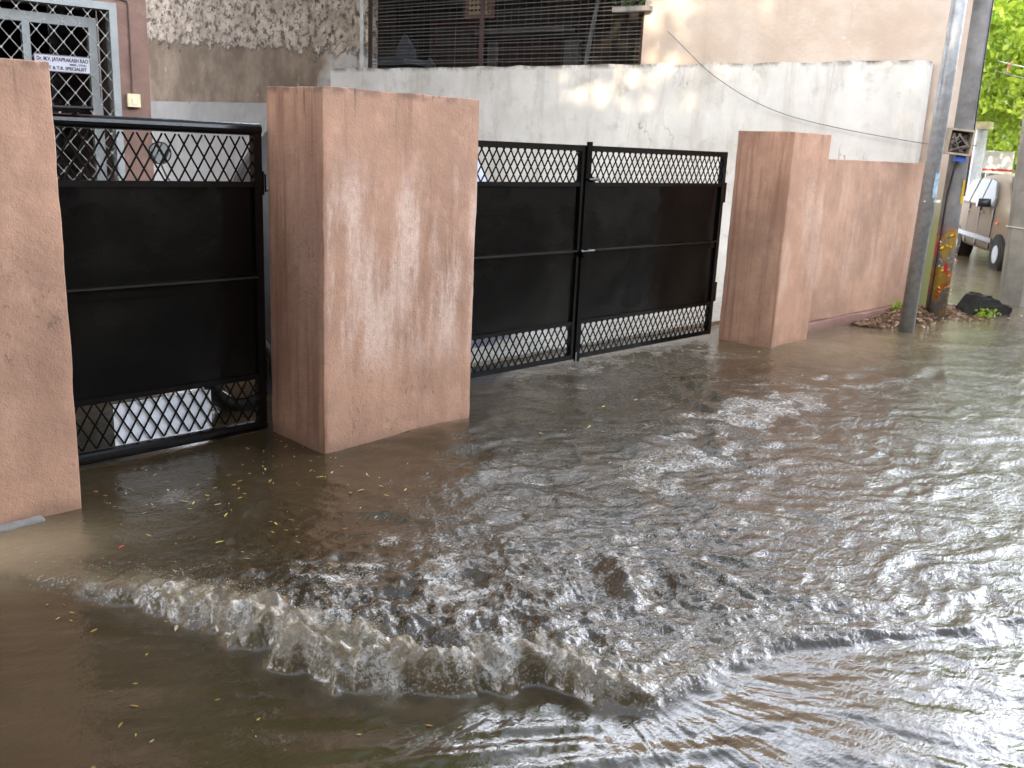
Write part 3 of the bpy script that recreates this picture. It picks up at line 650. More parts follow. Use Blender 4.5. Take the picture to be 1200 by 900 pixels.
Q_('inner_frame', M['white_paint'], (DX1-.13, DX1-.06, .06, .12, .1, DZ1-.06), (DX0+.03, DX0+.10, .06, .12, .1, DZ1-.06), (DX0+.10, DX1-.13, .061, .12, DZ1-.13, DZ1-.06), (-.84, -.79, .061, .12, .1, DZ1-.13), (DX0+.1, DX1-.13, .061, .12, 1.0, 1.05), bevel=.003, par=hs)
gr = B(); lattice(gr, DX0+.0, .1, DX1-DX0, DZ1-.1, .115, .138, .0055, -.012, .004)
grl = obj('grille', gr, M['grille'], hs)
nd = B(); L_ = math.hypot(.0625, .075)
kz = 0
for iz in range(int((DZ1-.1)/.069)+1):
    for ix in range(int((DX1-DX0)/.0575)+1):
        if (ix+iz) % 2 == 0: disc(nd, (DX0+ix*.0575, .1+iz*.069), .009, -.018, -.013, 6)
obj('rivet', nd, flat('bright rivets', (.28, .28, .26), .4, .5), grl)['kind'] = 'stuff'
b = B(); box(b, -.36, -.354, -.014, -.002, 1.80, 2.51); box(b, -1.2, -.19, -.012, -.002, 2.515, 2.522)
tube(b, [(-.128, -.008, 1.84), (-.128, -.008, 2.47), (-.14, -.008, 2.50), (-.6, -.008, 2.55), (-1.4, -.008, 2.60)], .008, 6)
obj('conduit', b, flat('brown conduit', (.12, .07, .05), .7), hs)
Q_('step', M['concrete'], (-1.7, .0, -.5, -.002, -.14, .10), bevel=.01)
# upper storey windows (seen only in the water)
for k, x in enumerate((-1.6, -4.2, -6.8)):
    wf = Q_('upper_window', M['white_paint'], (x-.6, x-.52, -.03, .0, 3.9, 5.2), (x+.52, x+.6, -.03, .0, 3.9, 5.2), (x-.52, x+.52, -.03, .0, 5.12, 5.2), (x-.52, x+.52, -.03, .0, 3.9, 3.98), (x-.03, x+.03, -.03, .0, 3.98, 5.12))
    Q_('pane', flat('dark glass', (.02, .022, .025), .08), (x-.52, x-.031, -.012, -.004, 3.98, 5.12), (x+.031, x+.52, -.012, -.004, 3.98, 5.12), par=wf)
# switch box
sb = empty('switch_box', (HX, HY, 0), HR, 'small cream switch box on the pink house wall right of the doorway', 'switch')
Q_('box', M['cream'], (-.175, -.083, -.035, -.002, 1.75, 1.845), bevel=.005, par=sb)
Q_('switch', flat('pale cream key', (.75, .72, .55), .35), (-.142, -.118, -.042, -.035, 1.775, 1.81), bevel=.002, par=sb)
# name board
sg = empty('name_sign', (HX, HY, 0), HR, "white doctor's name board hanging on the door grille", 'sign')
sx0, sx1, sz0, sz1 = -.790, -.430, 1.968, 2.070
SGL = (sx0, sx1, sz0, sz1)
Q_('sign_board', flat('sign white', (.42, .42, .45), .5, 0, .04, 8), (sx0, sx1, -.038, -.030, sz0, sz1), par=sg)
Q_('sign_border', flat('sign border grey', (.16, .13, .15), .6), (sx0-.004, sx1+.004, -.040, -.0302, sz1, sz1+.006), (sx0-.004, sx1+.004, -.040, -.0302, sz0-.006, sz0), (sx1, sx1+.005, -.040, -.0302, sz0, sz1), (sx0-.005, sx0, -.040, -.0302, sz0, sz1), par=sg)
def text(name, s, size, loc, mat, parent, rot=(R(90), 0, 0), align='LEFT', width=None, bold=.0, ext=.0008):
    c = bpy.data.curves.new(name, 'FONT'); c.body = s; c.size = size; c.align_x = align; c.extrude = ext; c.offset = bold; c.resolution_u = 3
    o = bpy.data.objects.new(name, c); col.objects.link(o); bpy.context.view_layer.update()
    me = bpy.data.meshes.new_from_object(o); bpy.data.objects.remove(o); 
    if width:
        xs = [v.co.x for v in me.vertices]; k = width/(max(xs)-min(xs))
        for v in me.vertices: v.co.x *= k
    return link_mesh(name, me, mat, parent, loc, rot)
ink = flat('dark sign ink', (.03, .025, .04), .6)
text('lettering', 'Dr. M.V. JAYAPRAKASH RAO', .036, (sx0+.010, -.0392, sz1-.036), ink, sg, width=.34, bold=.0012)
text('lettering', 'MBBS., DTCD.', .018, (sx1-.135, -.0392, sz1-.060), ink, sg, width=.115, bold=.0006)
text('lettering', 'CHEST & T.B. SPECIALIST', .031, (sx0+.014, -.0392, sz0+.010), ink, sg, width=.325, bold=.001)

# ------------------------------------------------------------------ THINGS IN THE YARD
def mound(name, cx, cy, rx, ry, h, mat, label, cat, seed, pw=2.4, rz=0, skew=0.0):
    n, m = 64, 24; co = []; f = []
    for i in range(m+1):
        t = i/m; rr = math.cos(t*math.pi/2)**(2/pw) if i < m else 0.0; z = h*math.sin(t*math.pi/2)**(1.3)
        for k in range(n):
            a = 2*math.pi*k/n; fold = 1+.05*math.sin(a*9+seed)*(1-t)+.03*math.sin(a*17+seed*2)*(1-t)
            ca = abs(math.cos(a))**(2/pw)*math.copysign(1, math.cos(a)); sa = abs(math.sin(a))**(2/pw)*math.copysign(1, math.sin(a))
            co.append((rx*rr*ca*fold+skew*t, ry*rr*sa*fold, z+.02*math.sin(a*5+t*7+seed)*(1-t*.6)))
    for i in range(m):
        for k in range(n): f.append((i*n+k, i*n+(k+1) % n, (i+1)*n+(k+1) % n, (i+1)*n+k))
    o = mesh_np(name, co, f, mat, smooth=True); o.location = (cx, cy, 0.0); o.rotation_euler = (0, 0, rz); tag(o, label, cat); return o
mound('covered_vehicle', 4.15, 6.0, .80, .5, 1.80, flat('lavender blue cover cloth', (.40, .43, .55), .7, 0, .06, 4, .1), 'pale lavender cloth cover standing behind the left leaf of the double gate', 'cover', 1.0)
mound('tarpaulin_heap', 3.85, 6.2, .62, .45, 1.64, flat('dark tarpaulin', (.022, .019, .018), .6, 0, .3, 6, .2), 'dark tarpaulin covered heap seen through the mesh of the single gate beside the pillar', 'tarpaulin', 3.0, 1.7)
bpy.data.objects['tarpaulin_heap'].location = (3.62, 6.0, 0); bpy.data.objects['covered_vehicle'].location = (4.85, 5.85, .0)
# scooter with a round mirror
sc_ = empty('scooter', (2.11, 4.96, .0), 0, 'black scooter with a round mirror, seen through the mesh of the single gate', 'scooter')
sz = .22
for xw in (-.62, .62):
    b = B(); n = 24
    for k in range(n):
        a0 = 2*math.pi*k/n
    tube(b, [(xw+.2*math.cos(2*math.pi*k/n), 0, sz+.2*math.sin(2*math.pi*k/n)) for k in range(n+1)], .045, 8, False)
    w_ = obj('wheel', b, M['rubber'], sc_, smooth=True); b = B(); disc(b, (xw, sz), .15, -.03, .03, 18); obj('rim', b, M['chrome'], w_)
b = B(); prism(b, [(-.85, .45), (-.75, .75), (-.1, .74), (.0, .38), (.30, .36), (.42, .95), (.52, 1.08), (.62, .98), (.58, .5), (.30, .28), (-.4, .26)], -.16, .16); obj('body', b, M['black_plastic'], sc_, bevel=.04, smooth=True)
b = B(); prism(b, [(-.80, .75), (-.82, .83), (-.4, .86), (-.08, .80), (-.08, .745)], -.14, .14); obj('seat', b, M['rubber'], sc_, bevel=.03, smooth=True)
b = B(); tube(b, [(.38, -.36, 1.28), (.44, -.15, 1.24), (.48, 0, 1.20), (.44, .15, 1.24), (.38, .36, 1.28)], .017, 8); tube(b, [(.48, 0, 1.20), (.56, 0, .9)], .03, 8); hb = obj('handlebar', b, M['black_plastic'], sc_)
b = B(); tube(b, [(.42, -.24, 1.27), (.56, -.30, 1.30), (.60, -.40, 1.31)], .009, 6); obj('brake_lever', b, M['black_plastic'], hb)
b = B(); tube(b, [(.40, .22, 1.26), (.33, .24, 1.34), (.30, .25, 1.42)], .006, 6); mr = obj('mirror', b, M['black_plastic'], sc_)
MA = R(-24)
b = B(); disc(b, (0, 0), .062, -.004, .022, 24); obj('mirror_shell', b, M['black_plastic'], mr, loc=(.30, .25, 1.47), rot=(0, 0, MA))
b = B(); disc(b, (0, 0), .055, -.008, -.0045, 24); obj('mirror_glass', b, flat('mirror glass', (.85, .88, .84), .03, 1, .02), mr, loc=(.30, .25, 1.47), rot=(0, 0, MA))

# ------------------------------------------------------------------ POLES
pl = empty('lamp_pole', (9.1, 3.65, 0), 0, 'slim galvanised steel pole standing in the water at the end of the pink wall', 'pole', rot=(R(1.0), R(-.8), 0))
b = B(); tube(b, [(0, 0, -.14), (0, 0, 2.6), (0, 0, 7.4)], [.072, .066, .052], 24); obj('shaft', b, M['steel'], pl, smooth=True)
b = B(); tube(b, [(-.074, 0, 1.26), (0, -.078, 1.262), (.074, 0, 1.26)], .006, 6); box(b, .0, .09, -.088, -.072, 1.25, 1.275); obj('clamp', b, flat('white clip', (.7, .7, .68), .5), pl)
for z0_, z1_, a0, a1, c in ((1.30, 1.52, 230, 300, (.30, .42, .50)), (1.05, 1.22, 280, 320, (.40, .55, .66))):
    b = B(); N_ = 8
    for k in range(N_):
        aa, ab = R(a0+(a1-a0)*k/N_), R(a0+(a1-a0)*(k+1)/N_); rr = .0735
        quad(b, [(rr*math.cos(aa), rr*math.sin(aa), z0_), (rr*math.cos(ab), rr*math.sin(ab), z0_), (rr*math.cos(ab), rr*math.sin(ab), z1_), (rr*math.cos(aa), rr*math.sin(aa), z1_)])
    obj('sticker', b, flat('pale blue sticker %g' % z0_, c, .6, 0, .25, 20), pl)
p2 = empty('utility_pole', (10.27, 3.84, 0), 0, 'dark leaning concrete pole with torn red and yellow garland scraps round its foot', 'pole', rot=(R(1.2), R(-3.6), 0))
b = B(); tube(b, [(0, 0, -.14), (0, 0, 1.2), (0, 0, 2.5), (0, 0, 7.2)], [.106, .098, .088, .07], 20); obj('shaft', b, M['pole_posters'], p2, smooth=True)
b = B(); tube(b, [(-.118, .03, .0), (-.116, .02, 1.3), (-.106, -.02, 1.7)], .007, 6); tube(b, [(.0, -.112, 1.3), (.0, -.106, 1.9), (.0, -.098, 2.6), (.0, -.09, 4)], .007, 6); obj('cable', b, M['black_plastic'], p2)
b = B()
for k in range(6):
    aa, ab = R(246+k*7), R(253+k*7); rr = .102; quad(b, [(rr*math.cos(aa), rr*math.sin(aa), 1.22), (rr*math.cos(ab), rr*math.sin(ab), 1.22), (rr*math.cos(ab), rr*math.sin(ab), 1.46), (rr*math.cos(aa), rr*math.sin(aa), 1.46)])
obj('yellow_mark', b, M['yellow'], p2)
scr = B()
for k in range(60):
    a = random.uniform(150, 330); z = random.uniform(.08, .92) if random.random() < .5 else random.choice((.32, .62, .80))+random.gauss(0, .05)
    c = Vector((.122*math.cos(R(a)), .122*math.sin(R(a)), z)); s_ = random.uniform(.006, .018)
    t_ = Vector((-math.sin(R(a)), math.cos(R(a)), 0)); n_ = Vector((random.uniform(-.02, .02), random.uniform(-.02, .02), s_))
    quad(scr, [c+t_*s_, c+n_+c.normalized()*.012, c-t_*s_, c-n_+c.normalized()*.01])
    scr.faces.ensure_lookup_table(); scr.faces[-1].material_index = random.choice((0, 0, 1, 1, 2, 3))
go = obj('garland_scraps', scr, M['yellow'], p2)
for m_ in (M['red'], flat('torn paper', (.55, .45, .45), .8), M['orange']): go.data.materials.append(m_)
go['kind'] = 'stuff'
mb = empty('meter_box', (10.03, 3.99, 0), 0, 'open cream framed junction box fixed to the dark leaning pole', 'box', rot=(0, R(4), R(-48)))
b = B(); W_, Hb = .125, .25; z0_ = 1.70
box(b, -W_, W_, -.26, -.12, z0_, z0_+.02); box(b, -W_, W_, -.26, -.12, z0_+Hb-.02, z0_+Hb); box(b, -W_, -W_+.02, -.26, -.12, z0_+.021, z0_+Hb-.021); box(b, W_-.02, W_, -.26, -.12, z0_+.021, z0_+Hb-.021)
obj('case', b, flat('dirty cream metal', (.32, .27, .20), .6, 0, .2, 12), mb, bevel=.003)
b = B(); box(b, -W_+.021, W_-.021, -.15, -.125, z0_+.021, z0_+Hb-.021); obj('back_plate', b, M['black_plastic'], mb)
b = B()
for k in range(9): tube(b, [(random.uniform(-.1, .1), random.uniform(-.24, -.17), z0_+.03), (random.uniform(-.1, .1), -.24, z0_+random.uniform(.08, .16)), (random.uniform(-.11, .11), random.uniform(-.24, -.17), z0_+Hb-.05)], random.uniform(.006, .014), 6)
obj('wires', b, flat('grey brown wires', (.13, .11, .09), .6, 0, .5, 8), mb)
b = B(); box(b, .0, .10, -.22, -.16, z0_-.06, z0_-.002); obj('blue_plug', b, M['blue'], mb, bevel=.005)

p3 = empty('concrete_post', (12.38, 3.66, 0), R(-6), 'broad grey precast concrete post at the right edge of the photo', 'post', rot=(0, R(-3.6), R(-12)))
b = B(); w2, h2 = .23, .14; wt = .19
box(b, -w2, -w2+.07, -h2, h2, -.14, 6.8); box(b, w2-.07, w2, -h2, h2, -.14, 6.8)
for za, zb_ in ((-.14, .55), (1.55, 1.75), (2.75, 2.95), (4.1, 4.3), (5.4, 6.8)): box(b, -w2+.0701, w2-.0701, -h2+.002, h2-.002, za, zb_)
box(b, -w2+.0701, w2-.0701, -.03, .03, -.1, 6.7)
obj('shaft', b, M['concrete'], p3, bevel=0)
for z_ in (.93,):
    b = B(); tube(b, [(-w2-.012, -h2-.012, z_), (0, -h2-.02, z_+.03), (w2+.012, -h2-.012, z_+.01), (w2+.012, h2+.012, z_), (-w2-.012, h2+.012, z_+.01), (-w2-.012, -h2-.012, z_)], .007, 6); obj('tie_wire', b, flat('white cord', (.6, .6, .58), .6), p3)
b = B(); scr = B()
for k in range(46):
    x = random.uniform(-.13, -.02); z = random.uniform(1.1, 1.9); s_ = random.uniform(.01, .035)
    quad(scr, [(x-s_*.5, -h2-.003, z-s_), (x+s_*.5, -h2-.003, z-s_*.7), (x+s_*.4, -h2-.004, z+s_), (x-s_*.6, -h2-.003, z+s_*.8)]); scr.faces.ensure_lookup_table(); scr.faces[-1].material_index = random.choice((0, 1))
o = obj('poster_scraps', scr, flat('faded red print', (.38, .08, .08), .8), p3); o.data.materials.append(flat('grey paper', (.42, .40, .38), .8)); b.free(); o['kind'] = 'stuff'

# black broken slab lying by the poles
b = B(); prism(b, [(-.30, 0), (-.27, .05), (-.13, .25), (-.06, .27), (.20, .15), (.27, .12), (.26, 0)], -.14, .14)
bmesh.ops.subdivide_edges(b, edges=b.edges[:], cuts=3, use_grid_fill=True)
for v in b.verts: v.co += Vector((random.uniform(-1, 1), random.uniform(-1, 1), random.uniform(-1, 1)))*.010
o = obj('broken_slab', b, flat('sooty black slab', (.016, .015, .015), .75, 0, .4, 9, .5), None, loc=(11.02, 3.62, -.03), rot=(0, 0, R(-30))); tag(o, 'black broken slab lying in the shallow water between the poles', 'slab')

# ------------------------------------------------------------------ LEAF LITTER BANK
def leaf_cloud(name, C_, size, mat, parent=None, nrm=None, jitter=1.0, asp=.55):
    """small rhombic leaves at the given centres"""
    n = len(C_); a = RNG.normal(size=(n, 3)); a /= np.linalg.norm(a, axis=1)[:, None]
    up_ = RNG.normal(size=(n, 3)); b_ = np.cross(a, up_); b_ /= np.linalg.norm(b_, axis=1)[:, None]
    if nrm is not None: a = a*np.array([1, 1, nrm]); b_ = b_*np.array([1, 1, nrm])
    s = size*RNG.uniform(.6, 1.3, (n, 1)); c3 = np.cross(a, b_)*.15*s
    co = np.stack([C_+a*s, C_+b_*s*asp+c3, C_-a*s, C_-b_*s*asp+c3], 1).reshape(-1, 3)
    return mesh_np(name, co, np.arange(4*n).reshape(-1, 4), mat, parent)
n = 3600; t = RNG.random(n); px = 9.0+2.35*t; py = np.where(px < 10.3, 4.06, 3.86)+RNG.normal(0, .13, n)-.05*(px-9.2)
hh_ = .09*np.exp(-((px-10.2)/.95)**2)*np.exp(-((py-3.98)/.2)**2)
C_ = np.stack([px, py, .015+hh_*RNG.uniform(.2, 1.15, n)], 1)
o = leaf_cloud('leaf_litter', C_, .034, M['litter'], nrm=.5); tag(o, 'bank of dry brown leaves washed up at the foot of the pink wall', 'leaf litter', kind='stuff')
b = B()   # soil bank underneath
nx, ny = 40, 16; vv = [[b.verts.new((8.8+2.7*i/nx, 3.5+.85*j/ny, -.06+.10*math.exp(-((8.8+2.7*i/nx-10.25)/.85)**2)*math.exp(-((3.5+.85*j/ny-4.0)/.22)**2)+random.uniform(-.006, .006))) for j in range(ny+1)] for i in range(nx+1)]
for i in range(nx):
    for j in range(ny): b.faces.new((vv[i][j], vv[i+1][j], vv[i+1][j+1], vv[i][j+1]))
tag(obj('soil_bank', b, flat('wet soil', (.10, .065, .045), .7, 0, .4, 14, .6), smooth=True), kind='structure')
C_ = np.stack([RNG.normal(9.95, .07, 60), RNG.normal(4.1, .03, 60), RNG.uniform(.03, .16, 60)], 1)
C2 = np.stack([RNG.normal(10.85, .10, 70), RNG.normal(3.52, .05, 70), RNG.uniform(.02, .11, 70)], 1)
tag(leaf_cloud('weed', C_, .03, M['leaf_bright']), 'small green weed growing in the leaf litter by the pink wall', 'weed', kind='stuff')
tag(leaf_cloud('weed', C2, .03, M['leaf_bright']), 'small green weed in front of the black broken slab', 'weed', kind='stuff')

# ------------------------------------------------------------------ FLOATING LEAVES
def floating_leaves():
    mats = [flat('yellow leaf', (.50, .39, .08), .5), flat('ochre leaf', (.42, .24, .06), .5), flat('pale leaf', (.52, .46, .30), .5), flat('brown leaf', (.20, .10, .04), .5)]
    meshes = []
    for m_ in mats:
        b = B(); vs = [b.verts.new(p) for p in ((-1, 0, .05), (-.45, -.36, .12), (.3, -.32, .08), (1, 0, .0), (.3, .32, .1), (-.45, .36, .1))]; ct = b.verts.new((0, 0, 0))
        for k in range(6): b.faces.new((vs[k], vs[(k+1) % 6], ct))
        me = bpy.data.meshes.new('floating_leaf'); bmesh.ops.recalc_face_normals(b, faces=b.faces); b.to_mesh(me); b.free(); me.materials.append(m_); meshes.append(me)
    pts = []
    rr = random.Random(5)
    def add(n, x0, x1, y0, y1, s0=.005, s1=.010):
        for _ in range(n): pts.append((rr.uniform(x0, x1), rr.uniform(y0, y1), rr.uniform(s0, s1)))
    add(75, 1.45, 2.65, 3.05, 3.95); add(45, 1.5, 2.6, 3.6, 4.3); add(20, 1.2, 2.0, 2.7, 3.4)
    add(22, .75, 1.35, 1.9, 3.2, .006, .011); add(16, .7, 1.6, 1.3, 2.1, .006, .011); add(20, 2.7, 4.4, 2.6, 3.8, .006, .01); add(18, 4.2, 7.0, 3.3, 4.4, .008, .014)
    P3 = np.array(pts); d, h, tb, fo, sl, cr_ = water_fields(P3[:, 0], P3[:, 1], np.full(len(P3), .006))
    gp = 'small fallen leaves floating on the flood water'
    for i, (x, y, s) in enumerate(pts):
        if cr_[i] > .25: continue
        k = rr.choice((0, 0, 0, 1, 2, 3)); o = bpy.data.objects.new('floating_leaf', meshes[k]); col.objects.link(o)
        o.location = (x, y, h[i]+.0025); o.rotation_euler = (rr.uniform(-.15, .15), rr.uniform(-.15, .15), rr.uniform(0, 6.28)); q_ = rr.choice((.7, .9, 1, 1.3, 1.7)); o.scale = (s*1.35*q_, s*.9*q_*rr.uniform(.7, 1.2), s*q_)
        tag(o, ('tiny yellow leaf floating on the brown flood water', 'tiny ochre leaf floating on the brown flood water', 'tiny pale buff leaf floating on the brown flood water', 'tiny brown leaf floating on the brown flood water')[k], 'leaf', gp+(', yellow', ', ochre', ', pale buff', ', brown')[k])
    me = meshes[0].copy(); me.materials.clear(); me.materials.append(flat('red leaf', (.42, .05, .03), .5))
    _, h, _, _, _, _ = water_fields(np.array([1.355]), np.array([3.42]), np.array([.006]))
    o = bpy.data.objects.new('floating_leaf', me); col.objects.link(o); o.location = (1.355, 3.42, float(h[0])+.003); o.scale = (.021, .016, .02); o.rotation_euler = (0, 0, .6)
    tag(o, 'single red leaf floating near the foot of the near pillar', 'leaf')
floating_leaves()

# ------------------------------------------------------------------ CAR
def car():
    t = empty('parked_car', (17.7, 5.3, -.02), R(215), 'silver beige hatchback parked in the flooded street beyond the poles', 'car')
    # local x forward(+ = front), y left, z up
    body = flat('champagne car paint', (.33, .28, .22), .7, 0, .03, 3, 0, .05); glass = flat('car glass', (.13, .14, .145), .25, 0, .05, 3, 0, .02)
    st = [  # x, sill z, belt z, roof z, half width low, half belt, half roof
        (-1.78, .48, .78, .80, .60, .62, .58), (-1.72, .30, .92, .96, .74, .74, .62), (-1.55, .24, .98, 1.32, .79, .78, .58), (-1.25, .22, .98, 1.47, .80, .79, .60),
        (-.6, .20, .97, 1.52, .81, .80, .62), (.0, .20, .95, 1.52, .81, .80, .62), (.35, .20, .93, 1.45, .81, .80, .60), (.75, .20, .91, 1.18, .80, .79, .62),
        (1.05, .22, .90, .965, .79, .77, .66), (1.45, .24, .80, .86, .77, .73, .62), (1.70, .30, .66, .70, .70, .64, .55), (1.78, .42, .55, .58, .60, .55, .48)]
    b = B(); rings = []
    for x, zs, zb, zr, wl, wb, wr in st:
        h = []
        for y, z in ((wl*.93, zs), (wl, zs+.10), (wl*1.01, (zs+zb)/2), (wb, zb), (wr+(wb-wr)*.12 if zr-zb > .2 else wb*.93, zr-(zr-zb)*.18), (wr*.72, zr), (0, zr+.015)):
            h.append((y, z))
        pts = [(x, y, z) for y, z in h]+[(x, -y, z) for y, z in h[-2::-1]]
        rings.append([b.verts.new(p) for p in pts])
    for i in range(len(rings)-1):
        for k in range(len(rings[0])-1): b.faces.new((rings[i][k], rings[i][k+1], rings[i+1][k+1], rings[i+1][k]))
        b.faces.new((rings[i][-1], rings[i][0], rings[i+1][0], rings[i+1][-1]))
    b.faces.new(rings[0]); b.faces.new(rings[-1][::-1])
    bo = obj('body', b, body, t, smooth=True)
    md = bo.modifiers.new('s', 'SUBSURF'); md.levels = md.render_levels = 2
    for s in (-1, 1):
        def side(name, poly, off, mat, par=t):
            bb = B(); pts = []
            for x, z in poly:
                yb = .805-(max(z-.95, 0))*.33; pts.append((x, s*(yb+off), z))
            f0 = [bb.verts.new(p) for p in pts]; f1 = [bb.verts.new((p[0], p[1]-s*.03, p[2])) for p in pts]
            bb.faces.new(f0); bb.faces.new(f1[::-1]); n = len(f0)
            for k in range(n): bb.faces.new((f0[k], f1[k], f1[(k+1) % n], f0[(k+1) % n]))
            return obj(name, bb, mat, par)
        side('side_window', [(-.62, 1.0), (-.60, 1.40), (-.1, 1.42), (-.06, .99)], .034, glass)
        side('side_window', [(.0, .985), (-.03, 1.42), (.26, 1.38), (.60, 1.12), (.68, .975)], .034, glass)
        side('side_window', [(-1.25, 1.02), (-1.08, 1.36), (-.70, 1.40), (-.71, 1.0)], .034, glass)
        side('side_strip', [(-1.2, .42), (-1.2, .50), (.85, .48), (.85, .40)], .022, flat('grey trim', (.10, .095, .09), .5))
        for xx in (-.66, -.03, .72): side('door_seam', [(xx, .30), (xx, .97), (xx+.010, .97), (xx+.010, .30)], .017, M['black_plastic'])
        for xx in (-.55, .10):
            side('door_handle', [(xx, .86), (xx, .885), (xx+.16, .88), (xx+.16, .855)], .04, body)
        side('side_lamp', [(.92, .72), (.92, .755), (1.02, .75), (1.02, .715)], .018, M['orange'])
        bb = B(); prism(bb, [(.46, .96), (.44, 1.10), (.60, 1.10), (.64, .98)], s*.84, s*1.02); mi = obj('wing_mirror', bb, M['black_plastic'], t, bevel=.02, smooth=True)
        for xw in (-1.17, 1.17):
            bb = B(); tube(bb, [(xw, s*.58, .27), (xw, s*.812, .27)], .305, 28); ar = obj('wheel_arch', bb, M['rubber'], t)
            bb = B(); tube(bb, [(xw, s*.60, .25), (xw, s*.76, .25), (xw, s*.818, .25)], [.26, .26, .24], 28); wh_ = obj('wheel', bb, M['rubber'], t, smooth=False)
            bb = B(); tube(bb, [(xw, s*.78, .25), (xw, s*.825, .25)], [.17, .14], 20); obj('rim', bb, M['steel'], wh_)
        bb = B(); prism(bb, [(1.40, .62), (1.36, .76), (1.60, .74), (1.70, .62)], s*.55, s*.742); obj('headlight', bb, M['chrome'], t, bevel=.01)
        bb = B(); prism(bb, [(-1.80, .80), (-1.74, 1.05), (-1.55, 1.05), (-1.58, .80)], s*.62, s*.775); obj('tail_light', bb, M['red'], t, bevel=.01)
    bb = B(); quad(bb, [(1.02, -.62, 1.0), (1.02, .62, 1.0), (.44, .52, 1.475), (.44, -.52, 1.475)]); quad(bb, [(1.0, .62, .985), (1.0, -.62, .985), (.42, -.52, 1.46), (.42, .52, 1.46)]); obj('windscreen', bb, glass, t)
    bb = B(); box(bb, 1.70, 1.79, -.4, .4, .34, .46); obj('number_plate', bb, M['yellow'], t); 
    bb = B(); box(bb, 1.69, 1.80, -.50, .50, .50, .60); obj('radiator_grille', bb, M['black_plastic'], t)
    return t
car()

# ------------------------------------------------------------------ TREES
def tree(x, y, H, crown, n, size, mat, label, group, trunk_r=.2, seed=1, zc=None, off=(0, 0)):
    t = empty('tree', (x, y, 0), 0, label, 'tree', group); rg = np.random.default_rng(seed); rd = random.Random(seed)
    b = B(); top = Vector((rd.uniform(-.4, .4), rd.uniform(-.4, .4), H*.62)); tube(b, [(0, 0, -.14), (top.x*.3, top.y*.3, H*.25), (top.x, top.y, top.z)], [trunk_r*1.3, trunk_r, trunk_r*.55], 10)
    obj('trunk', b, M['bark'], t, smooth=True)
    rx, rz_ = crown; zc = zc if zc is not None else H-rz_*.9; cl = []; b = B()
    for k in range(26):
        v = rg.normal(size=3); v /= np.linalg.norm(v); q = rg.random()**.45; c = np.array([off[0]+v[0]*rx*q, off[1]+v[1]*rx*q, zc+v[2]*rz_*q]); cl.append(c)
        if k < 14: tube(b, [top*.55+Vector((0, 0, H*.05)), (Vector(c)+top)*.5, Vector(c)], [trunk_r*.4, trunk_r*.22, trunk_r*.08], 6)
    obj('limbs', b, M['bark'], t)
    cl = np.array(cl); idx = rg.integers(0, len(cl), n); r_ = rx*.38
    v = rg.normal(size=(n, 3)); v /= np.linalg.norm(v, axis=1)[:, None]
    pts = cl[idx]+v*(rg.random((n, 1))**.5)*r_*np.array([1, 1, .8])
    leaf_cloud('crown', pts, size, mat, t, asp=.5); return t
gt = 'trees along the far street'
tree(23.5, 6.6, 9.5, (3.6, 4.0), 60000, .085, M['leaf_bright'], 'bright green leafy tree overhanging the street above the parked car', gt, .2, 3, 5.6)
tree(32.0, 11.5, 11, (4.6, 4.6), 30000, .13, M['leaf_bright'], 'green tree further off behind the parked car', gt, .28, 5, 5.2)
tree(38.0, 9.5, 12, (5, 5.0), 14000, .22, M['leaf_mid'], 'darker green tree at the far right end of the street', gt, .3, 7, 6)
tree(44.0, 16, 12, (6, 5.5), 12000, .25, M['leaf_mid'], 'distant green tree behind the others down the street', gt, .3, 9, 5.0)
tree(27.0, -6.0, 11, (4.5, 4.5), 12000, .2, M['leaf_mid'], 'green tree across the street outside the right edge of the photo', gt, .25, 12, 6)
# unseen trees behind the photographer, shaped to break the sun into dapples
gt2 = 'unseen shade trees behind the photographer'
sh = [(-7.0, 1.2, 10.8, 4.9, 21), (-9.0, -4.2, 11.4, 5.0, 22), (-5.6, -6.6, 10, 4.4, 23), (-8, 4.2, 12.5, 4.8, 24), (-12.5, -1, 12.5, 5, 25)]
for k, (x, y, H, r_, sd_) in enumerate(sh):
    tree(x, y, H, (r_, r_*.95), (6500, 6500, 15000, 5500, 6500)[k], .19, M['leaf_dark'], ['unseen shade tree west of the house', 'unseen shade tree left of the road behind the camera', 'unseen shade tree on the near side of the road', 'unseen shade tree beside the house garden', 'tall unseen shade tree furthest behind the camera'][k], gt2, .25, sd_, H*.52)

# ------------------------------------------------------------------ FAR STREET CLUTTER
o = empty('far_building', (48, 6, 0), R(10), 'pale low building closing the far end of the street', 'building')
b = B(); box(b, -3, 3, -16, 16, -.1, 6.5); obj('wall', b, M['beige'], o)
for k in range(8):
    b = B(); box(b, -3.03, -3.002, -14+k*3.8, -12.6+k*3.8, 2.2, 3.8); obj('window', b, M['dark'], o)
b = B(); box(b, -3.2, 3.2, -16.2, 16.2, 6.502, 6.7); obj('roof', b, M['concrete'], o)
sg2 = empty('street_sign', (23.6, 8.15, 0), R(-66), 'small white board with a red band behind the car roof', 'sign')
b = B(); tube(b, [(0, 0, -.14), (0, 0, 1.45)], .03, 8); obj('post', b, M['steel'], sg2)
b = B(); box(b, -.5, .5, -.05, -.031, 1.45, 1.95); obj('board', b, flat('white board far', (.72, .74, .78), .5), sg2)
b = B(); box(b, -.5, .5, -.056, -.051, 1.50, 1.55); obj('band', b, M['red'], sg2)
o = empty('street_post', (21.5, 7.66, 0), 0, 'pale grey post beyond the parked car with an orange top', 'post')
b = B(); tube(b, [(0, 0, -.14), (0, 0, 2.35)], .12, 12); obj('shaft', b, flat('pale grey post', (.46, .49, .52), .5), o)
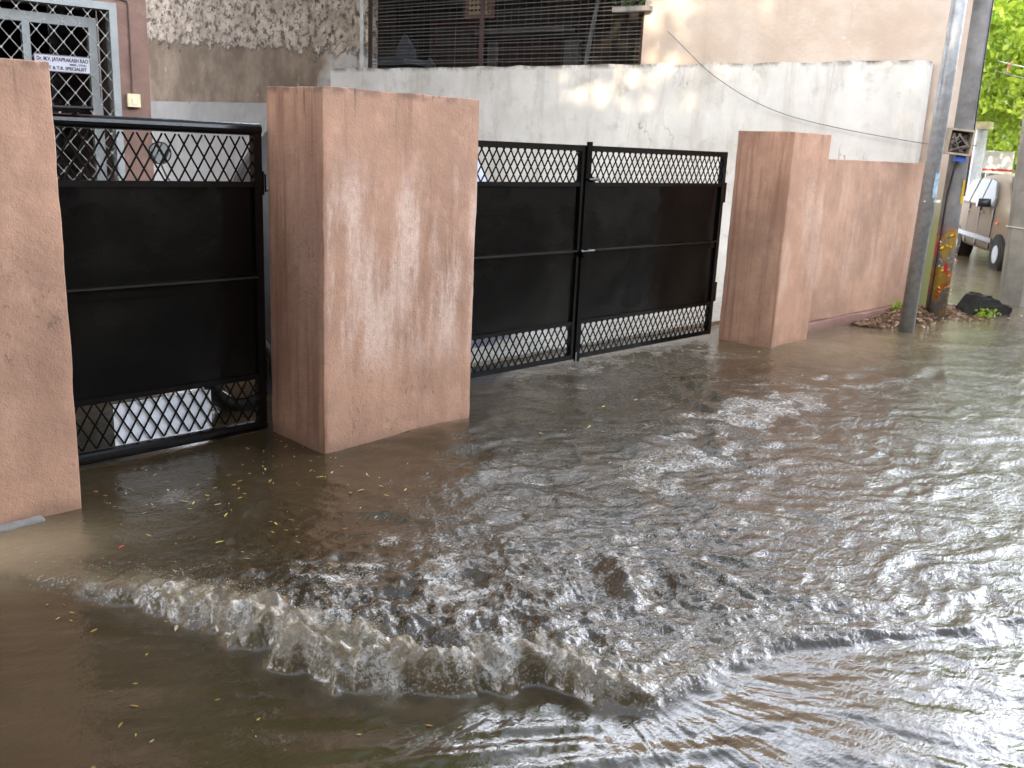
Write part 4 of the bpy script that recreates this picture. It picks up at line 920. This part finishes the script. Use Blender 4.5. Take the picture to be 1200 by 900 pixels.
b = B(); box(b, -.16, .16, -.16, .16, 2.352, 2.5); obj('cap', b, flat('cream cap', (.7, .62, .4), .5), o, bevel=.02)
o = empty('orange_globe', (22.3, 8.1, 0), 0, 'orange round marker on a thin stem beside the dark pole', 'marker')
b = B(); bmesh.ops.create_uvsphere(b, u_segments=20, v_segments=12, radius=.16, matrix=Matrix.Translation((0, 0, 1.78))); obj('globe', b, M['orange'], o, smooth=True)
b = B(); tube(b, [(0, 0, -.14), (0, 0, 1.64)], .02, 8); obj('stem', b, M['black_plastic'], o)
for k, (x, y, s_, lab) in enumerate(((27, 9.1, 1.0, 'dark motorbike shape parked behind the far post'), (26, 8.1, .9, 'dark motorbike shape parked beyond the car roof'))):
    o = empty('motorbike', (x, y, 0), R(60+40*k), lab, 'motorbike')
    for xw in (-.6, .6):
        b = B(); tube(b, [(xw+.26*math.cos(2*math.pi*q/18), 0, .3+.26*math.sin(2*math.pi*q/18)) for q in range(19)], .05, 6, False); obj('wheel', b, M['rubber'], o)
    b = B(); prism(b, [(-.7, .7), (-.8, .9), (-.2, .85), (.2, 1.0), (.45, .95), (.4, .5), (-.3, .35)], -.14, .14); obj('body', b, M['black_plastic'], o, bevel=.03)
    b = B(); tube(b, [(.35, -.35, 1.15), (.42, 0, 1.08), (.35, .35, 1.15)], .02, 6); tube(b, [(.42, 0, 1.08), (.6, 0, .3)], .03, 6); obj('handlebar', b, M['black_plastic'], o)

# ------------------------------------------------------------------ WIRES
def wire(pts, r, name, label, mat, n=40):
    P3 = [Vector(p) for p in pts]; b = B(); out = []
    if len(P3) == 3:
        for i in range(n+1):
            t = i/n; out.append(P3[0]*(1-t)**2+P3[1]*2*t*(1-t)+P3[2]*t*t)
    else: out = P3
    tube(b, out, r, 6); o = obj(name, b, mat); tag(o, label, 'cable'); return o

def spline(pts, n=14):
    P = np.array(pts, float); P = np.vstack([2*P[0]-P[1], P, 2*P[-1]-P[-2]]); out = []
    for i in range(1, len(P)-2):
        for t in np.linspace(0, 1, n, endpoint=False):
            out.append(.5*((2*P[i])+(-P[i-1]+P[i+1])*t+(2*P[i-1]-5*P[i]+4*P[i+1]-P[i+2])*t*t+(-P[i-1]+3*P[i]-3*P[i+1]+P[i+2])*t**3))
    out.append(P[-2]); return [tuple(p) for p in out]
def cable(pts, r, label, mat):
    b = B(); tube(b, spline(pts), r, 6); o = obj('cable', b, mat); tag(o, label, 'cable'); return o
cable([(10.33, 7.70, 3.084), (10.18, 6.76, 2.47), (10.33, 5.86, 2.07), (10.52, 4.43, 1.82), (10.45, 3.75, 1.80)], .005, 'thin grey cable sagging across the white wall to the open box on the pole', flat('grey cable', (.16, .15, .14), .7))
cable([(10.40, 3.66, 2.62), (10.87, 3.62, 2.615), (12.1, 3.60, 2.63)], .006, 'upper pale cord strung between the dark pole and the concrete post', flat('pale cord', (.5, .48, .4), .7))
cable([(10.40, 3.68, 2.53), (10.98, 3.60, 2.508), (12.1, 3.58, 2.53)], .005, 'lower grey cord strung between the dark pole and the concrete post', flat('grey cord', (.22, .22, .2), .7))
b = B(); vs = [b.verts.new(p) for p in ((-.07, 0, -.07), (.0, .01, -.03), (.07, 0, .06), (.03, .012, .05), (-.04, .012, .0))]; b.faces.new(vs)
tag(obj('caught_leaf', b, flat('dry red brown leaf', (.40, .10, .05), .6), None, loc=(10.52, 3.58, 2.575)), 'dry red brown leaf caught between the two cords', 'leaf')

# ------------------------------------------------------------------ UNSEEN BUILDINGS ADDED to dim the lane, cut the sun and darken reflections
def block(name, label, cx, cy, rz, L, D, H, c, floors):
    o = empty(name, (cx, cy, 0), R(rz), label, 'building'); m = flat(name+' paint', c, .9, 0, .12, .8, .2); g_ = flat('dark pane', (.02, .022, .025), .1)
    b = B(); box(b, 0, L, -D, 0, -.14, H); obj('wall', b, m, o)
    b = B(); box(b, -.3, L+.3, -D-.3, .5, H+.002, H+.18); obj('roof', b, M['concrete'], o)
    n_ = int(L/3)
    for f_ in range(floors):
        for k in range(n_):
            x = (k+.5)*L/n_; z = 1.0+f_*3.0
            b = B(); box(b, x-.65, x+.65, .002, .05, z, z+.06); box(b, x-.65, x+.65, .002, .05, z+1.34, z+1.4); box(b, x-.65, x-.59, .002, .05, z+.061, z+1.339); box(b, x+.59, x+.65, .002, .05, z+.061, z+1.339); w_ = obj('window', b, M['white_paint'], o)
            b = B(); box(b, x-.589, x+.589, .003, .012, z+.061, z+1.339); obj('pane', b, g_, w_)
block('unseen_block', 'unseen tan block added across the lane to dim the sky light', -22, -5.6, 0, 56, 9, 6.6, (.30, .25, .20), 2)
block('unseen_block', 'unseen grey block added at the west end to cut the low sun', -17, -16, 90, 19, 8, 8.6, (.28, .27, .26), 3)

tree(1.2, 12.6, 11.5, (6.2, 3.4), 34000, .16, M['leaf_mid'], 'big unseen tree added behind the house to shade the yard', 'added shade trees', .3, 31, 8.6, (3.2, -.6))  # unseen crown added to shade the yard and darken the water's reflections
